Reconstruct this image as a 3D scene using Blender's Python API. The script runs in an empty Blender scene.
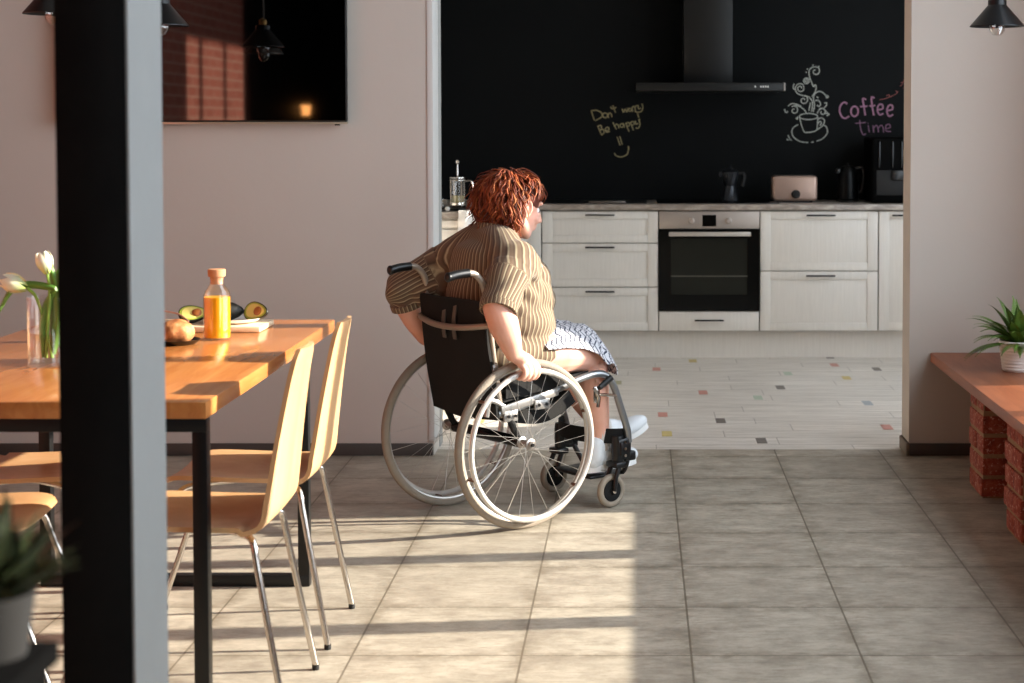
import bpy, bmesh, math, random
import numpy as np
from mathutils import Vector, Matrix
random.seed(7); rng = np.random.default_rng(7)
PI = math.pi
scene = bpy.context.scene
COL = scene.collection

# ------------------------------------------------------------------ helpers
def lin(h):
    h = h.lstrip('#')
    v = [int(h[i:i+2], 16)/255 for i in (0, 2, 4)]
    return tuple((c/12.92 if c <= .04045 else ((c+.055)/1.055)**2.4) for c in v)

class NT:
    """tiny node-tree writer"""
    def __init__(s, name):
        s.m = bpy.data.materials.new(name); s.m.use_nodes = True
        s.t = s.m.node_tree; s.b = s.t.nodes['Principled BSDF']
    def n(s, typ, ins=None, **props):
        nd = s.t.nodes.new(typ)
        for k, v in props.items(): setattr(nd, k, v)
        for k, v in (ins or {}).items(): s.set(nd.inputs[k], v)
        return nd
    def set(s, sock, v):
        if isinstance(v, bpy.types.NodeSocket): s.t.links.new(v, sock)
        elif isinstance(v, (tuple, list)) and len(v) == 3 and sock.type == 'RGBA': sock.default_value = (*v, 1)
        else: sock.default_value = v
    def obj(s): return s.n('ShaderNodeTexCoord').outputs['Object']
    def gen_map(s, scale=(1, 1, 1), rot=(0, 0, 0), src=None):
        return s.n('ShaderNodeMapping', {'Vector': src or s.obj(), 'Scale': scale, 'Rotation': rot}).outputs[0]
    def noise(s, vec, scale, detail=4, rough=.55, dist=0):
        return s.n('ShaderNodeTexNoise', {'Vector': vec, 'Scale': scale, 'Detail': detail, 'Roughness': rough, 'Distortion': dist}).outputs[0]
    def math(s, op, a, b=0.0, c=0.0, clamp=False):
        nd = s.n('ShaderNodeMath', operation=op, use_clamp=clamp)
        s.set(nd.inputs[0], a); s.set(nd.inputs[1], b); s.set(nd.inputs[2], c)
        return nd.outputs[0]
    def ramp(s, fac, stops):
        nd = s.n('ShaderNodeValToRGB', {'Fac': fac}); r = nd.color_ramp
        while len(r.elements) < len(stops): r.elements.new(.5)
        for e, (p, c) in zip(r.elements, stops):
            e.position = p; e.color = (*c, 1) if len(c) == 3 else c
        return nd.outputs[0]
    def mix(s, f, a, b, blend='MIX'):
        nd = s.n('ShaderNodeMix', data_type='RGBA', blend_type=blend)
        s.set(nd.inputs['Factor'], f); s.set(nd.inputs[6], a); s.set(nd.inputs[7], b)
        return nd.outputs[2]
    def bump(s, h, strength=.3, dist=.01):
        o = s.n('ShaderNodeBump', {'Height': h, 'Strength': strength, 'Distance': dist}).outputs[0]
        s.set(s.b.inputs['Normal'], o)
    def P(s, **k):
        mp = dict(color='Base Color', rough='Roughness', metal='Metallic', spec='Specular IOR Level', coat='Coat Weight',
                  coatr='Coat Roughness', trans='Transmission Weight', ior='IOR', sss='Subsurface Weight', alpha='Alpha',
                  sheen='Sheen Weight', em='Emission Color', ems='Emission Strength')
        for a, v in k.items(): s.set(s.b.inputs[mp[a]], v)
        return s

def plain(name, col, rough=.5, metal=0.0, var=.12, nscale=12, bump=0.0, bscale=60, **k):
    t = NT(name); c = lin(col) if isinstance(col, str) else col
    n = t.noise(t.obj(), nscale)
    t.P(color=t.mix(n, tuple(x*(1-var) for x in c), tuple(min(1, x*(1+var)) for x in c)), rough=rough, metal=metal, **k)
    if bump: t.bump(t.noise(t.obj(), bscale), bump, .004)
    return t.m

class MB:
    """collects closed shapes in one bmesh"""
    def __init__(s): s.bm = bmesh.new(); s.mi = 0
    def _m(s, faces):
        for f in faces: f.material_index = s.mi
    def box(s, x0, x1, y0, y1, z0, z1, bev=0.0, M=None, seg=2):
        b = bmesh.new(); bmesh.ops.create_cube(b, size=1)
        for v in b.verts:
            v.co = Vector(((x0+x1)/2+v.co.x*(x1-x0), (y0+y1)/2+v.co.y*(y1-y0), (z0+z1)/2+v.co.z*(z1-z0)))
        if bev: bmesh.ops.bevel(b, geom=b.edges[:], offset=bev, segments=seg, profile=.5, affect='EDGES')
        if M is not None: bmesh.ops.transform(b, matrix=M, verts=b.verts[:])
        s.merge(b); return s
    def merge(s, b):
        vm = {}
        for v in b.verts: vm[v.index if False else v] = s.bm.verts.new(v.co)
        for f in b.faces:
            try:
                nf = s.bm.faces.new([vm[v] for v in f.verts]); nf.material_index = s.mi; nf.smooth = True
            except ValueError: pass
        b.free()
    def tube(s, pts, r, seg=10, closed=False, cap=True, flat=1.0, up=None):
        P = [Vector(p) for p in pts]; n = len(P)
        R = r if isinstance(r, (list, tuple, np.ndarray)) else [r]*n
        T = []
        for i in range(n):
            a = P[(i-1) % n] if (closed or i > 0) else P[i]; b = P[(i+1) % n] if (closed or i < n-1) else P[i]
            d = (b-a); T.append(d.normalized() if d.length > 1e-9 else Vector((0, 0, 1)))
        nrm = Vector(up) if up else Vector((0, 0, 1))
        if abs(nrm.dot(T[0])) > .95: nrm = Vector((1, 0, 0))
        rings = []
        for i in range(n):
            nrm = (nrm - T[i]*nrm.dot(T[i]))
            if nrm.length < 1e-6: nrm = T[i].orthogonal()
            nrm.normalize(); bn = T[i].cross(nrm)
            rings.append([s.bm.verts.new(P[i]+(nrm*math.cos(2*PI*k/seg)*flat+bn*math.sin(2*PI*k/seg))*R[i]) for k in range(seg)])
        fs = []
        for i in range(n if closed else n-1):
            A = rings[i]; B = rings[(i+1) % n]
            for k in range(seg):
                fs.append(s.bm.faces.new((A[k], A[(k+1) % seg], B[(k+1) % seg], B[k])))
        if cap and not closed:
            fs.append(s.bm.faces.new(rings[0][::-1])); fs.append(s.bm.faces.new(rings[-1]))
        for f in fs: f.material_index = s.mi; f.smooth = True
        return s
    def lathe(s, prof, c=(0, 0, 0), seg=32, M=None, cap=True):
        rings = []; M = M or Matrix()
        c = Vector(c)
        for (r, z) in prof:
            rings.append([s.bm.verts.new(M @ (c+Vector((r*math.cos(2*PI*k/seg), r*math.sin(2*PI*k/seg), z)))) for k in range(seg)])
        for i in range(len(rings)-1):
            for k in range(seg):
                f = s.bm.faces.new((rings[i][k], rings[i][(k+1) % seg], rings[i+1][(k+1) % seg], rings[i+1][k]))
                f.material_index = s.mi; f.smooth = True
        if cap:
            for q in (rings[0][::-1], rings[-1]):
                f = s.bm.faces.new(q); f.material_index = s.mi
        return s
    def ell(s, c, r, M=None, sub=3):
        b = bmesh.new(); bmesh.ops.create_icosphere(b, subdivisions=sub, radius=1)
        for v in b.verts: v.co = Vector((v.co.x*r[0], v.co.y*r[1], v.co.z*r[2]))
        if M is not None: bmesh.ops.transform(b, matrix=M, verts=b.verts[:])
        for v in b.verts: v.co += Vector(c)
        s.merge(b); return s
    def caps(s, pts, rad, seg=16):
        """tapered capsule chain with round ends, as closed tube"""
        P = [Vector(p) for p in pts]; R = list(rad)
        d0 = (P[1]-P[0]).normalized(); d1 = (P[-1]-P[-2]).normalized()
        pp, rr = [], []
        for a in (80, 60, 40, 20):
            pp.append(P[0]-d0*R[0]*math.sin(math.radians(a))); rr.append(R[0]*math.cos(math.radians(a)))
        pp += P; rr += R
        for a in (20, 40, 60, 80):
            pp.append(P[-1]+d1*R[-1]*math.sin(math.radians(a))); rr.append(R[-1]*math.cos(math.radians(a)))
        return s.tube(pp, rr, seg)
    def grid(s, f, nu, nv, thick=0.0, closed_u=False):
        """surface f(u,v)->pos, solidified along the normals"""
        V = [[Vector(f(i/(nu-1), j/(nv-1))) for j in range(nv)] for i in range(nu)]
        def nor(i, j):
            a = V[min(i+1, nu-1)][j]-V[max(i-1, 0)][j]; b = V[i][min(j+1, nv-1)]-V[i][max(j-1, 0)]
            c = a.cross(b); return c.normalized() if c.length > 1e-12 else Vector((0, 0, 1))
        N = [[nor(i, j)*thick/2 for j in range(nv)] for i in range(nu)]
        A = [[s.bm.verts.new(V[i][j]+N[i][j]) for j in range(nv)] for i in range(nu)]
        fs = []
        for i in range(nu-1):
            for j in range(nv-1): fs.append((A[i][j], A[i+1][j], A[i+1][j+1], A[i][j+1]))
        if thick:
            B = [[s.bm.verts.new(V[i][j]-N[i][j]) for j in range(nv)] for i in range(nu)]
            for i in range(nu-1):
                for j in range(nv-1): fs.append((B[i][j], B[i][j+1], B[i+1][j+1], B[i+1][j]))
            for i in range(nu-1):
                fs.append((A[i][0], B[i][0], B[i+1][0], A[i+1][0])); fs.append((A[i][-1], A[i+1][-1], B[i+1][-1], B[i][-1]))
            for j in range(nv-1):
                fs.append((A[0][j], A[0][j+1], B[0][j+1], B[0][j])); fs.append((A[-1][j], B[-1][j], B[-1][j+1], A[-1][j+1]))
        for q in fs:
            fc = s.bm.faces.new(q); fc.material_index = s.mi; fc.smooth = True
        return s
    def obj(s, name, mats, parent=None, loc=None, smooth=35, rot=None):
        bmesh.ops.recalc_face_normals(s.bm, faces=s.bm.faces[:])
        me = bpy.data.meshes.new(name); s.bm.to_mesh(me); s.bm.free()
        for m in (mats if isinstance(mats, (list, tuple)) else [mats]): me.materials.append(m)
        o = bpy.data.objects.new(name, me); COL.objects.link(o)
        if parent: o.parent = parent
        if loc: o.location = loc
        if rot: o.rotation_euler = rot
        if smooth is not None:
            me.shade_smooth(); me.set_sharp_from_angle(angle=math.radians(smooth))
        return o

def tag(o, label=None, cat=None, group=None, kind=None):
    if label: o['label'] = label
    if cat: o['category'] = cat
    if group: o['group'] = group
    if kind: o['kind'] = kind
    return o
def thing(name, label, cat, loc=(0, 0, 0), rz=0, group=None):
    o = bpy.data.objects.new(name, None); COL.objects.link(o); o.empty_display_size = .1
    o.location = loc; o.rotation_euler = (0, 0, rz)
    return tag(o, label, cat, group)
def copy_tree(o, parent=None):
    c = o.copy(); COL.objects.link(c)
    if parent: c.parent = parent
    for ch in list(o.children): copy_tree(ch, c)
    return c
def struct(name, mb, m, parent=None, smooth=35):
    o = mb.obj(name, m, parent, smooth=smooth)
    if not parent: o['kind'] = 'structure'
    return o
def remesh(mb, voxel, smooth_it=3, fac=.5):
    """fuse overlapping closed shapes into one skin; returns a Mesh"""
    bmesh.ops.recalc_face_normals(mb.bm, faces=mb.bm.faces[:])
    me = bpy.data.meshes.new('tmp'); mb.bm.to_mesh(me); mb.bm.free()
    o = bpy.data.objects.new('tmp', me); COL.objects.link(o)
    r = o.modifiers.new('r', 'REMESH'); r.mode = 'VOXEL'; r.voxel_size = voxel; r.use_smooth_shade = True
    s = o.modifiers.new('s', 'SMOOTH'); s.iterations = smooth_it; s.factor = fac
    bpy.context.view_layer.update()
    dg = bpy.context.evaluated_depsgraph_get()
    out = bpy.data.meshes.new_from_object(o.evaluated_get(dg))
    bpy.data.objects.remove(o); bpy.data.meshes.remove(me)
    return out
def verts_np(me):
    a = np.empty(len(me.vertices)*3, 'f'); me.vertices.foreach_get('co', a); return a.reshape(-1, 3)
def normals_np(me):
    a = np.empty(len(me.vertices)*3, 'f'); me.vertex_normals.foreach_get('vector', a); return a.reshape(-1, 3)
def set_verts(me, a): me.vertices.foreach_set('co', a.astype('f').ravel()); me.update()
def attr(me, name, vals):
    at = me.attributes.new(name, 'FLOAT', 'POINT'); at.data.foreach_set('value', vals.astype('f'))
def mesh_obj(name, me, mats, parent=None):
    me.materials.clear()
    for m in (mats if isinstance(mats, (list, tuple)) else [mats]): me.materials.append(m)
    o = bpy.data.objects.new(name, me); COL.objects.link(o)
    if parent: o.parent = parent
    me.shade_smooth(); me.name = name
    return o
def spline(pts, n=24, closed=False):
    """Catmull-Rom through the points"""
    P = [np.array(p, float) for p in pts]; m = len(P); out = []
    segs = m if closed else m-1
    for i in range(segs):
        p0 = P[(i-1) % m] if (closed or i > 0) else 2*P[0]-P[1]
        p1 = P[i]; p2 = P[(i+1) % m]
        p3 = P[(i+2) % m] if (closed or i+2 < m) else 2*P[-1]-P[-2]
        k = max(2, n//segs)
        for j in range(k):
            t = j/k
            out.append(.5*((2*p1)+(-p0+p2)*t+(2*p0-5*p1+4*p2-p3)*t*t+(-p0+3*p1-3*p2+p3)*t**3))
    if not closed: out.append(P[-1])
    return [tuple(q) for q in out]
def interp(x, xs, ys): return float(np.interp(x, xs, ys))

# ------------------------------------------------------------------ camera
H = 1.406
cam_d = bpy.data.cameras.new('camera'); cam = bpy.data.objects.new('camera', cam_d); COL.objects.link(cam)
scene.camera = cam
TILT = math.radians(2.4); FPX = 1691.0
cam.location = (0, 0, H); cam.rotation_euler = (PI/2-TILT, 0, 0)
cam_d.sensor_width = 36; cam_d.lens = FPX/1024*36
cam_d.shift_x = (512-637)/1024; cam_d.shift_y = -(341.5-(125+FPX*math.tan(TILT)))/1024
cam_d.dof.use_dof = True; cam_d.dof.focus_distance = 6.0; cam_d.dof.aperture_fstop = 5.0
cam_d.clip_end = 100

# ------------------------------------------------------------------ materials
def wall_paint(name, col):
    t = NT(name); c = lin(col); v = t.obj()
    n = t.noise(v, 2.2, 5, .6); n2 = t.noise(v, 35, 3)
    t.P(color=t.mix(n, tuple(x*.95 for x in c), tuple(x*1.04 for x in c)), rough=.85, spec=.3)
    t.bump(t.math('ADD', n2, t.math('MULTIPLY', n, 2)), .12, .004); return t.m
M_wall = wall_paint('wall_plaster', 'c9c2b9')
M_kwall = wall_paint('kitchen_plaster', 'cfc8c0')
M_ceil = wall_paint('ceiling_paint', '8f8a84')
M_trim = plain('metal_corner_trim', 'd0cfcb', .5, .0, .03)
M_jamb = plain('reveal_board', 'a3a39f', .6, 0, .06)
def blackboard():
    t = NT('chalkboard_paint'); v = t.obj(); n = t.noise(v, 1.3, 5, .6)
    t.P(color=t.ramp(n, [(.3, lin('050708')), (.75, lin('090c0d'))]), rough=.6, spec=.12)
    return t.m
M_black = blackboard()

def floor_tiles():
    t = NT('stone_floor_tiles'); v = t.obj()
    sp = t.n('ShaderNodeSeparateXYZ', {'Vector': v})
    S = .45
    cx = t.math('DIVIDE', t.math('ADD', sp.outputs[0], .306+S*40), S); cy = t.math('DIVIDE', t.math('SUBTRACT', sp.outputs[1], 4.88-S*40), S)
    fx = t.math('FRACT', cx); fy = t.math('FRACT', cy)
    idv = t.n('ShaderNodeCombineXYZ', {'X': t.math('FLOOR', cx), 'Y': t.math('FLOOR', cy), 'Z': 3.0}).outputs[0]
    wn = t.n('ShaderNodeTexWhiteNoise', {'Vector': idv}); wv = wn.outputs['Value']
    # per-tile shifted coordinates so the marbling breaks at each joint
    off = t.n('ShaderNodeVectorMath', {0: wn.outputs['Color'], 1: (9.0, 9.0, 9.0)}, operation='MULTIPLY').outputs[0]
    vv = t.n('ShaderNodeVectorMath', {0: v, 1: off}, operation='ADD').outputs[0]
    a = t.noise(t.gen_map((1.5, 2.1, 1), src=vv), 4.0, 10, .76, .1)
    b = t.noise(t.gen_map((1.0, 4, 1), src=vv), 14, 9, .8)
    c1 = t.ramp(a, [(.30, lin('877e71')), (.46, lin('a59d8e')), (.56, lin('b5ad9d')), (.72, lin('c8c0b0'))])
    c2 = t.mix(t.math('MULTIPLY', t.ramp(b, [(.50, (0, 0, 0)), (.66, (1, 1, 1))]), .55), c1, lin('71685a'))
    c3 = t.mix(t.math('MULTIPLY', wv, .22), c2, lin('857a6c'))
    def line(f, w): # distance to joint
        d = t.math('MINIMUM', f, t.math('SUBTRACT', 1.0, f)); return t.math('LESS_THAN', d, w)
    jl = t.math('MAXIMUM', line(fx, .0065), line(fy, .0055))
    near = t.math('MULTIPLY', t.math('SUBTRACT', 1.0, t.math('DIVIDE', t.math('MINIMUM', t.math('MINIMUM', fx, t.math('SUBTRACT', 1., fx)), t.math('MINIMUM', fy, t.math('SUBTRACT', 1., fy))), .13), clamp=True), .60)
    edge = t.math('MULTIPLY', near, t.ramp(t.noise(v, 9, 5, .7), [(.40, (0, 0, 0)), (.58, (1, 1, 1))]))
    c4 = t.mix(edge, c3, lin('6d6352'))
    c5 = t.mix(t.math('MULTIPLY', jl, .8), c4, lin('625848'))
    t.P(color=c5, rough=t.math('MULTIPLY_ADD', a, .25, .34), spec=.35)
    t.bump(t.math('SUBTRACT', t.math('MULTIPLY', b, .25), jl), .35, .003); return t.m
M_floor = floor_tiles()

def kitchen_planks():
    t = NT('pale_kitchen_planks'); v = t.n('ShaderNodeMapping', {'Vector': t.obj(), 'Location': (0, .085, 0)}).outputs[0]
    sp_ = t.n('ShaderNodeSeparateXYZ', {'Vector': v})
    wr = t.n('ShaderNodeTexWhiteNoise', {'W': t.math('FLOOR', t.math('DIVIDE', sp_.outputs[1], .17))}, noise_dimensions='1D').outputs['Value']
    bv = t.n('ShaderNodeCombineXYZ', {'X': t.math('MULTIPLY_ADD', wr, .86, sp_.outputs[0]), 'Y': sp_.outputs[1], 'Z': 0.0}).outputs[0]
    br = t.n('ShaderNodeTexBrick', {'Vector': bv, 'Color1': (.2, .2, .2), 'Color2': (.9, .9, .9), 'Mortar': (0, 0, 0), 'Scale': 1.0, 'Mortar Size': .0025,
             'Mortar Smooth': .1, 'Bias': 0.0, 'Brick Width': .86, 'Row Height': .17})
    br.offset = 0.0; br.offset_frequency = 2
    n = t.noise(t.gen_map((.7, 9, 1)), 4, 8, .75, .3)
    c = t.ramp(n, [(.3, lin('b5afa6')), (.5, lin('e0dad1')), (.7, lin('f6f2ec'))])
    n3 = t.noise(t.gen_map((.5, 40, 1)), 4, 5, .7)
    c = t.mix(t.math('MULTIPLY', t.ramp(n3, [(.48, (0, 0, 0)), (.62, (1, 1, 1))]), .35), c, lin('a8a198'))
    c = t.mix(t.math('MULTIPLY', br.outputs[0], .28), c, lin('b2aca3'))
    c = t.mix(t.math('MULTIPLY', br.outputs['Fac'], .6), c, lin('857d73'))
    t.P(color=c, rough=.42, spec=.4); t.bump(t.math('SUBTRACT', t.math('MULTIPLY', n, .3), br.outputs['Fac']), .3, .002); return t.m
M_kfloor = kitchen_planks()

def brick(name, c1, c2, cm, scale=1.0, axes='yz'):
    t = NT(name); v = t.obj(); sp = t.n('ShaderNodeSeparateXYZ', {'Vector': v})
    a, b = {'yz': (1, 2), 'xz': (0, 2)}[axes]
    vec = t.n('ShaderNodeCombineXYZ', {'X': sp.outputs[a], 'Y': sp.outputs[b], 'Z': 0.0}).outputs[0]
    br = t.n('ShaderNodeTexBrick', {'Vector': vec, 'Color1': lin(c1), 'Color2': lin(c2), 'Mortar': lin(cm), 'Scale': scale, 'Mortar Size': .007,
             'Brick Width': .25, 'Row Height': .077})
    n = t.noise(v, 30, 5)
    t.P(color=t.mix(t.math('MULTIPLY', n, .5), br.outputs[0], lin('6b3a2c')), rough=.9)
    t.bump(t.math('SUBTRACT', t.math('MULTIPLY', n, .4), br.outputs['Fac']), .6, .008); return t.m
M_brickwall = brick('red_brick_wall', '9a5546', '8a4638', 'a98878')
def one_brick():
    t = NT('painted_red_brick'); v = t.obj(); n = t.noise(v, 22, 6, .7); n2 = t.noise(v, 70, 4, .7)
    c = t.ramp(n, [(.3, lin('6b2a20')), (.5, lin('96412f')), (.7, lin('ad6a54'))])
    c = t.mix(t.ramp(n2, [(.56, (0, 0, 0)), (.66, (1, 1, 1))]), c, lin('cfa392'))
    t.P(color=c, rough=.85); t.bump(n2, .6, .004); return t.m
M_brick = one_brick()
M_mortar = plain('tan_mortar', '9a7a5c', .95, 0, .25, 30, .6, 80)

def wood(name, cols, axis='x', scale=1.0, rough=.35, coat=0.0, plank=0.0, plank_axis=1, fig=8.0):
    t = NT(name); v = t.obj()
    sc = {'x': (1, fig, fig), 'y': (fig, 1, fig), 'z': (fig, fig, 1)}[axis]
    src = v
    if plank:
        sp = t.n('ShaderNodeSeparateXYZ', {'Vector': v})
        idx = t.math('FLOOR', t.math('DIVIDE', sp.outputs[plank_axis], plank))
        wn = t.n('ShaderNodeTexWhiteNoise', {'W': idx}, noise_dimensions='1D')
        src = t.n('ShaderNodeVectorMath', {0: v, 1: t.n('ShaderNodeVectorMath', {0: wn.outputs['Color'], 1: (7., 7., 7.)}, operation='MULTIPLY').outputs[0]}, operation='ADD').outputs[0]
    n = t.noise(t.gen_map(sc, src=src), 2.4*scale, 7, .62, .7)
    g = t.noise(t.gen_map(tuple(x*(1 if x == 1 else 5) for x in sc), src=src), 5*scale, 4, .6)
    c = t.ramp(n, [(.3, lin(cols[0])), (.5, lin(cols[1])), (.72, lin(cols[2]))])
    c = t.mix(t.math('MULTIPLY', g, .3), c, lin(cols[0]))
    if plank: c = t.mix(t.math('MULTIPLY', wn.outputs['Value'], .35), c, lin(cols[0]))
    t.P(color=c, rough=rough, coat=coat, coatr=.12, spec=.45); t.bump(g, .06, .002); return t.m
M_table = wood('lacquered_table_wood', ('a0602f', 'b8763f', 'c98b50'), 'y', 1, .26, .35, .12, 0)
M_bench = wood('reddish_bench_wood', ('87492c', 'a35e3a', 'b67149'), 'y', 1, .42, .0, .16, 0)
M_ply = wood('pale_plywood', ('c29262', 'cda172', 'd9b285'), 'z', .6, .4, .15, fig=5)
M_plyedge = wood('plywood_edge', ('a06a3e', 'b87c4a', 'c88c58'), 'x', 3, .5)
M_board = wood('pale_board_wood', ('d8b894', 'e6cdac', 'f0dcc0'), 'x', 2, .4)
M_counter = None
def counter_mat():
    t = NT('grey_brown_worktop'); v = t.obj(); n = t.noise(t.gen_map((1, 3, 3)), 9, 7, .7, .5)
    t.P(color=t.ramp(n, [(.3, lin('6a6058')), (.5, lin('958a80')), (.62, lin('b3a99e')), (.75, lin('7d736a'))]), rough=.28, spec=.5); return t.m
M_counter = counter_mat()
def cabinet_mat():
    t = NT('whitewashed_cabinet_wood'); v = t.obj(); n = t.noise(t.gen_map((26, 26, 1.2)), 4, 6, .7); n2 = t.noise(v, 3, 3)
    c = t.mix(n, lin('cfcac2'), lin('ebe7e0')); c = t.mix(t.math('MULTIPLY', n2, .2), c, lin('cdc6bd'))
    t.P(color=c, rough=.5, spec=.3); t.bump(n, .1, .001); return t.m
M_cab = cabinet_mat()
M_carc = plain('carcass_grey', '8e8880', .8)  # even grey for the cabinet carcasses and the oven body
M_blackmetal = plain('black_powder_coat', '0d0d0e', .42, .3, .1)
M_satin = plain('satin_black', '060606', .35)
M_steel = plain('brushed_steel', 'a8a19a', .32, .9, .05)
M_ovensteel = plain('oven_steel', 'b0a69e', .42, .55, .04)
M_chrome = plain('chrome', 'd8d4ce', .1, 1.0, .02)
M_chair_leg = plain('chromed_tube', 'cfc8c0', .16, 1.0, .02)
M_ovglass = plain('oven_black_glass', '050606', .12, 0, .0, spec=.3)
M_ovwin = plain('oven_window_glass', '20211c', .2, 0, .1, spec=.3)
M_hood = plain('dark_hood_metal', '1c1d1d', .4, .4, .05)
M_rubber = plain('black_rubber', '0b0b0b', .7)
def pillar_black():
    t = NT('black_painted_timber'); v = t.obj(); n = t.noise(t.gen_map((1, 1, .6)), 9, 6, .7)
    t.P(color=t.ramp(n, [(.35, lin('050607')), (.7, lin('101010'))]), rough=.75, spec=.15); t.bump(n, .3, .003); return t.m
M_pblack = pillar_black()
M_pgrey = plain('side_gloss_grey', '878886', .55, .0, .08, 7, .15, 40)  # grey stands for the light's gloss on the black pillar's side
M_base = plain('dark_baseboard', '45403c', .5, 0, .2, 8)
M_baselight = plain('stone_baseboard', '75695b', .6, 0, .25, 12)

def glass(name, col=(1, 1, 1), rough=0.0, ior=1.45):
    t = NT(name)   # thin clear wall: reflects by Fresnel, lets the rest straight through
    fr = t.math('POWER', t.n('ShaderNodeLayerWeight', {'Blend': .5}).outputs['Facing'], 3.5)
    tr = t.n('ShaderNodeBsdfTransparent', {'Color': (*[c*.97 for c in col], 1)}); gl = t.n('ShaderNodeBsdfGlossy', {'Color': (1, 1, 1, 1), 'Roughness': .02})
    mx = t.n('ShaderNodeMixShader', {0: t.math('MULTIPLY_ADD', fr, .6, .045)}); t.t.links.new(tr.outputs[0], mx.inputs[1]); t.t.links.new(gl.outputs[0], mx.inputs[2])
    t.t.links.new(mx.outputs[0], t.t.nodes['Material Output'].inputs[0])
    return t.m
M_glass = glass('clear_glass')
def bulb_glass():
    m = glass('bulb_glass', (.93, .92, .9)); nd = [n for n in m.node_tree.nodes if n.type == 'MATH' and n.operation == 'MULTIPLY_ADD'][0]
    nd.inputs[1].default_value = .7; nd.inputs[2].default_value = .16; return m
M_bulb = bulb_glass()
M_water = glass('water', (.98, 1, .98), 0, 1.33)

# wheelchair & person materials
M_tyre = plain('beige_grey_tyre', '8d8274', .8, 0, .1, 40, .4, 160)
M_rim = plain('silver_rim', 'b5b1ab', .3, .6, .03)
M_handrim = plain('pale_handrim', 'cfcbc4', .3, .35, .03)
M_spoke = plain('steel_spoke', 'c8c5c1', .3, .8, .02)
M_frame = plain('silver_grey_frame', '8f9294', .3, .75, .05)
M_bframe = plain('bright_bracket', 'a5a29e', .35, .7, .05)
M_bar = plain('champagne_bar', 'a6998b', .4, .5, .05)
M_uph = plain('black_upholstery', '070707', .9, 0, .2, 30, .3, 200)
M_grip = plain('black_rubber_grip', '0c0d0e', .35)
M_caster = plain('pale_caster_tyre', '978b7b', .6, 0, .08)
M_carbon = plain('black_axle_tube', '0a0a0b', .25)
M_brass = plain('brown_rim_tab', '6a4530', .5)

def skin():
    t = NT('skin'); v = t.obj(); n = t.noise(v, 18, 4)
    t.P(color=t.mix(n, lin('d89a82'), lin('e8b8a4')), rough=.5, sss=.12, spec=.35)
    t.b.inputs['Subsurface Radius'].default_value = (.02, .008, .004)
    t.bump(t.noise(v, 160, 3), .05, .001); return t.m
M_skin = skin()
M_hand = M_skin
def shirt_mat():
    t = NT('striped_shirt_cloth')
    u = t.n('ShaderNodeAttribute', attribute_name='u').outputs['Fac']
    v = t.obj(); wob = t.math('MULTIPLY', t.math('SUBTRACT', t.noise(v, 7, 3), .5), .010)
    uu = t.math('ADD', u, wob)
    f = t.math('FRACT', t.math('ADD', t.math('DIVIDE', uu, .0185), 60.0))
    f2 = t.math('FRACT', t.math('ADD', t.math('DIVIDE', uu, .0062), 60.0))
    c = t.ramp(f, [(0, lin('634f3c')), (.40, lin('6f5b45')), (.47, lin('9c9074')), (.58, lin('aba083')), (.68, lin('7c6a52')), (.76, lin('453325')), (1, lin('634f3c'))])
    c = t.mix(t.math('MULTIPLY', t.math('GREATER_THAN', f2, .7), .25), c, lin('5c4230'))
    t.P(color=c, rough=.85, sheen=.15); t.bump(t.noise(v, 260, 2), .1, .001); return t.m
M_shirt = shirt_mat()
def skirt_mat():
    t = NT('blue_white_print_cloth')
    u = t.n('ShaderNodeAttribute', attribute_name='u').outputs['Fac']; w = t.n('ShaderNodeAttribute', attribute_name='v').outputs['Fac']
    tri = t.math('PINGPONG', u, .022)
    z = t.math('FRACT', t.math('DIVIDE', t.math('ADD', w, t.math('MULTIPLY', tri, 1.1)), .034))
    zz = t.math('GREATER_THAN', z, .74)
    z2 = t.math('FRACT', t.math('DIVIDE', t.math('SUBTRACT', w, t.math('MULTIPLY', tri, .9)), .017))
    row = t.math('GREATER_THAN', t.math('FRACT', t.math('DIVIDE', w, .068)), .5)
    small = t.math('MULTIPLY', t.math('GREATER_THAN', z2, .62), t.math('GREATER_THAN', t.math('FRACT', t.math('DIVIDE', u, .009)), .35))
    pat = t.math('MAXIMUM', t.math('MULTIPLY', zz, 1.0), t.math('MULTIPLY', small, row))
    t.P(color=t.mix(pat, lin('cdcdd2'), lin('232a44')), rough=.8); return t.m
M_skirt = skirt_mat()
def hair_mat():
    t = NT('red_hair'); v = t.obj(); n = t.noise(v, 26, 4, .6); n2 = t.noise(v, 90, 3, .7)
    rnd = t.n('ShaderNodeAttribute', attribute_name='u').outputs['Fac']
    c = t.ramp(t.math('ADD', t.math('MULTIPLY', n, .35), t.math('MULTIPLY', rnd, .62)), [(.15, lin('3d190f')), (.4, lin('6f2e18')), (.62, lin('9a4c26')), (.9, lin('c07c46'))])
    t.P(color=c, rough=.55, spec=.35); t.bump(n2, .3, .002); return t.m
M_hair = hair_mat()
M_shoe = plain('white_shoe', 'dfe3e6', .55, 0, .05, 20, .1, 90)
M_sole = plain('white_sole', 'ececea', .6)
M_sock = plain('pale_sock', 'c9c3bd', .9)
M_eye = plain('eye_white', 'e8e4e0', .2)

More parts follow.
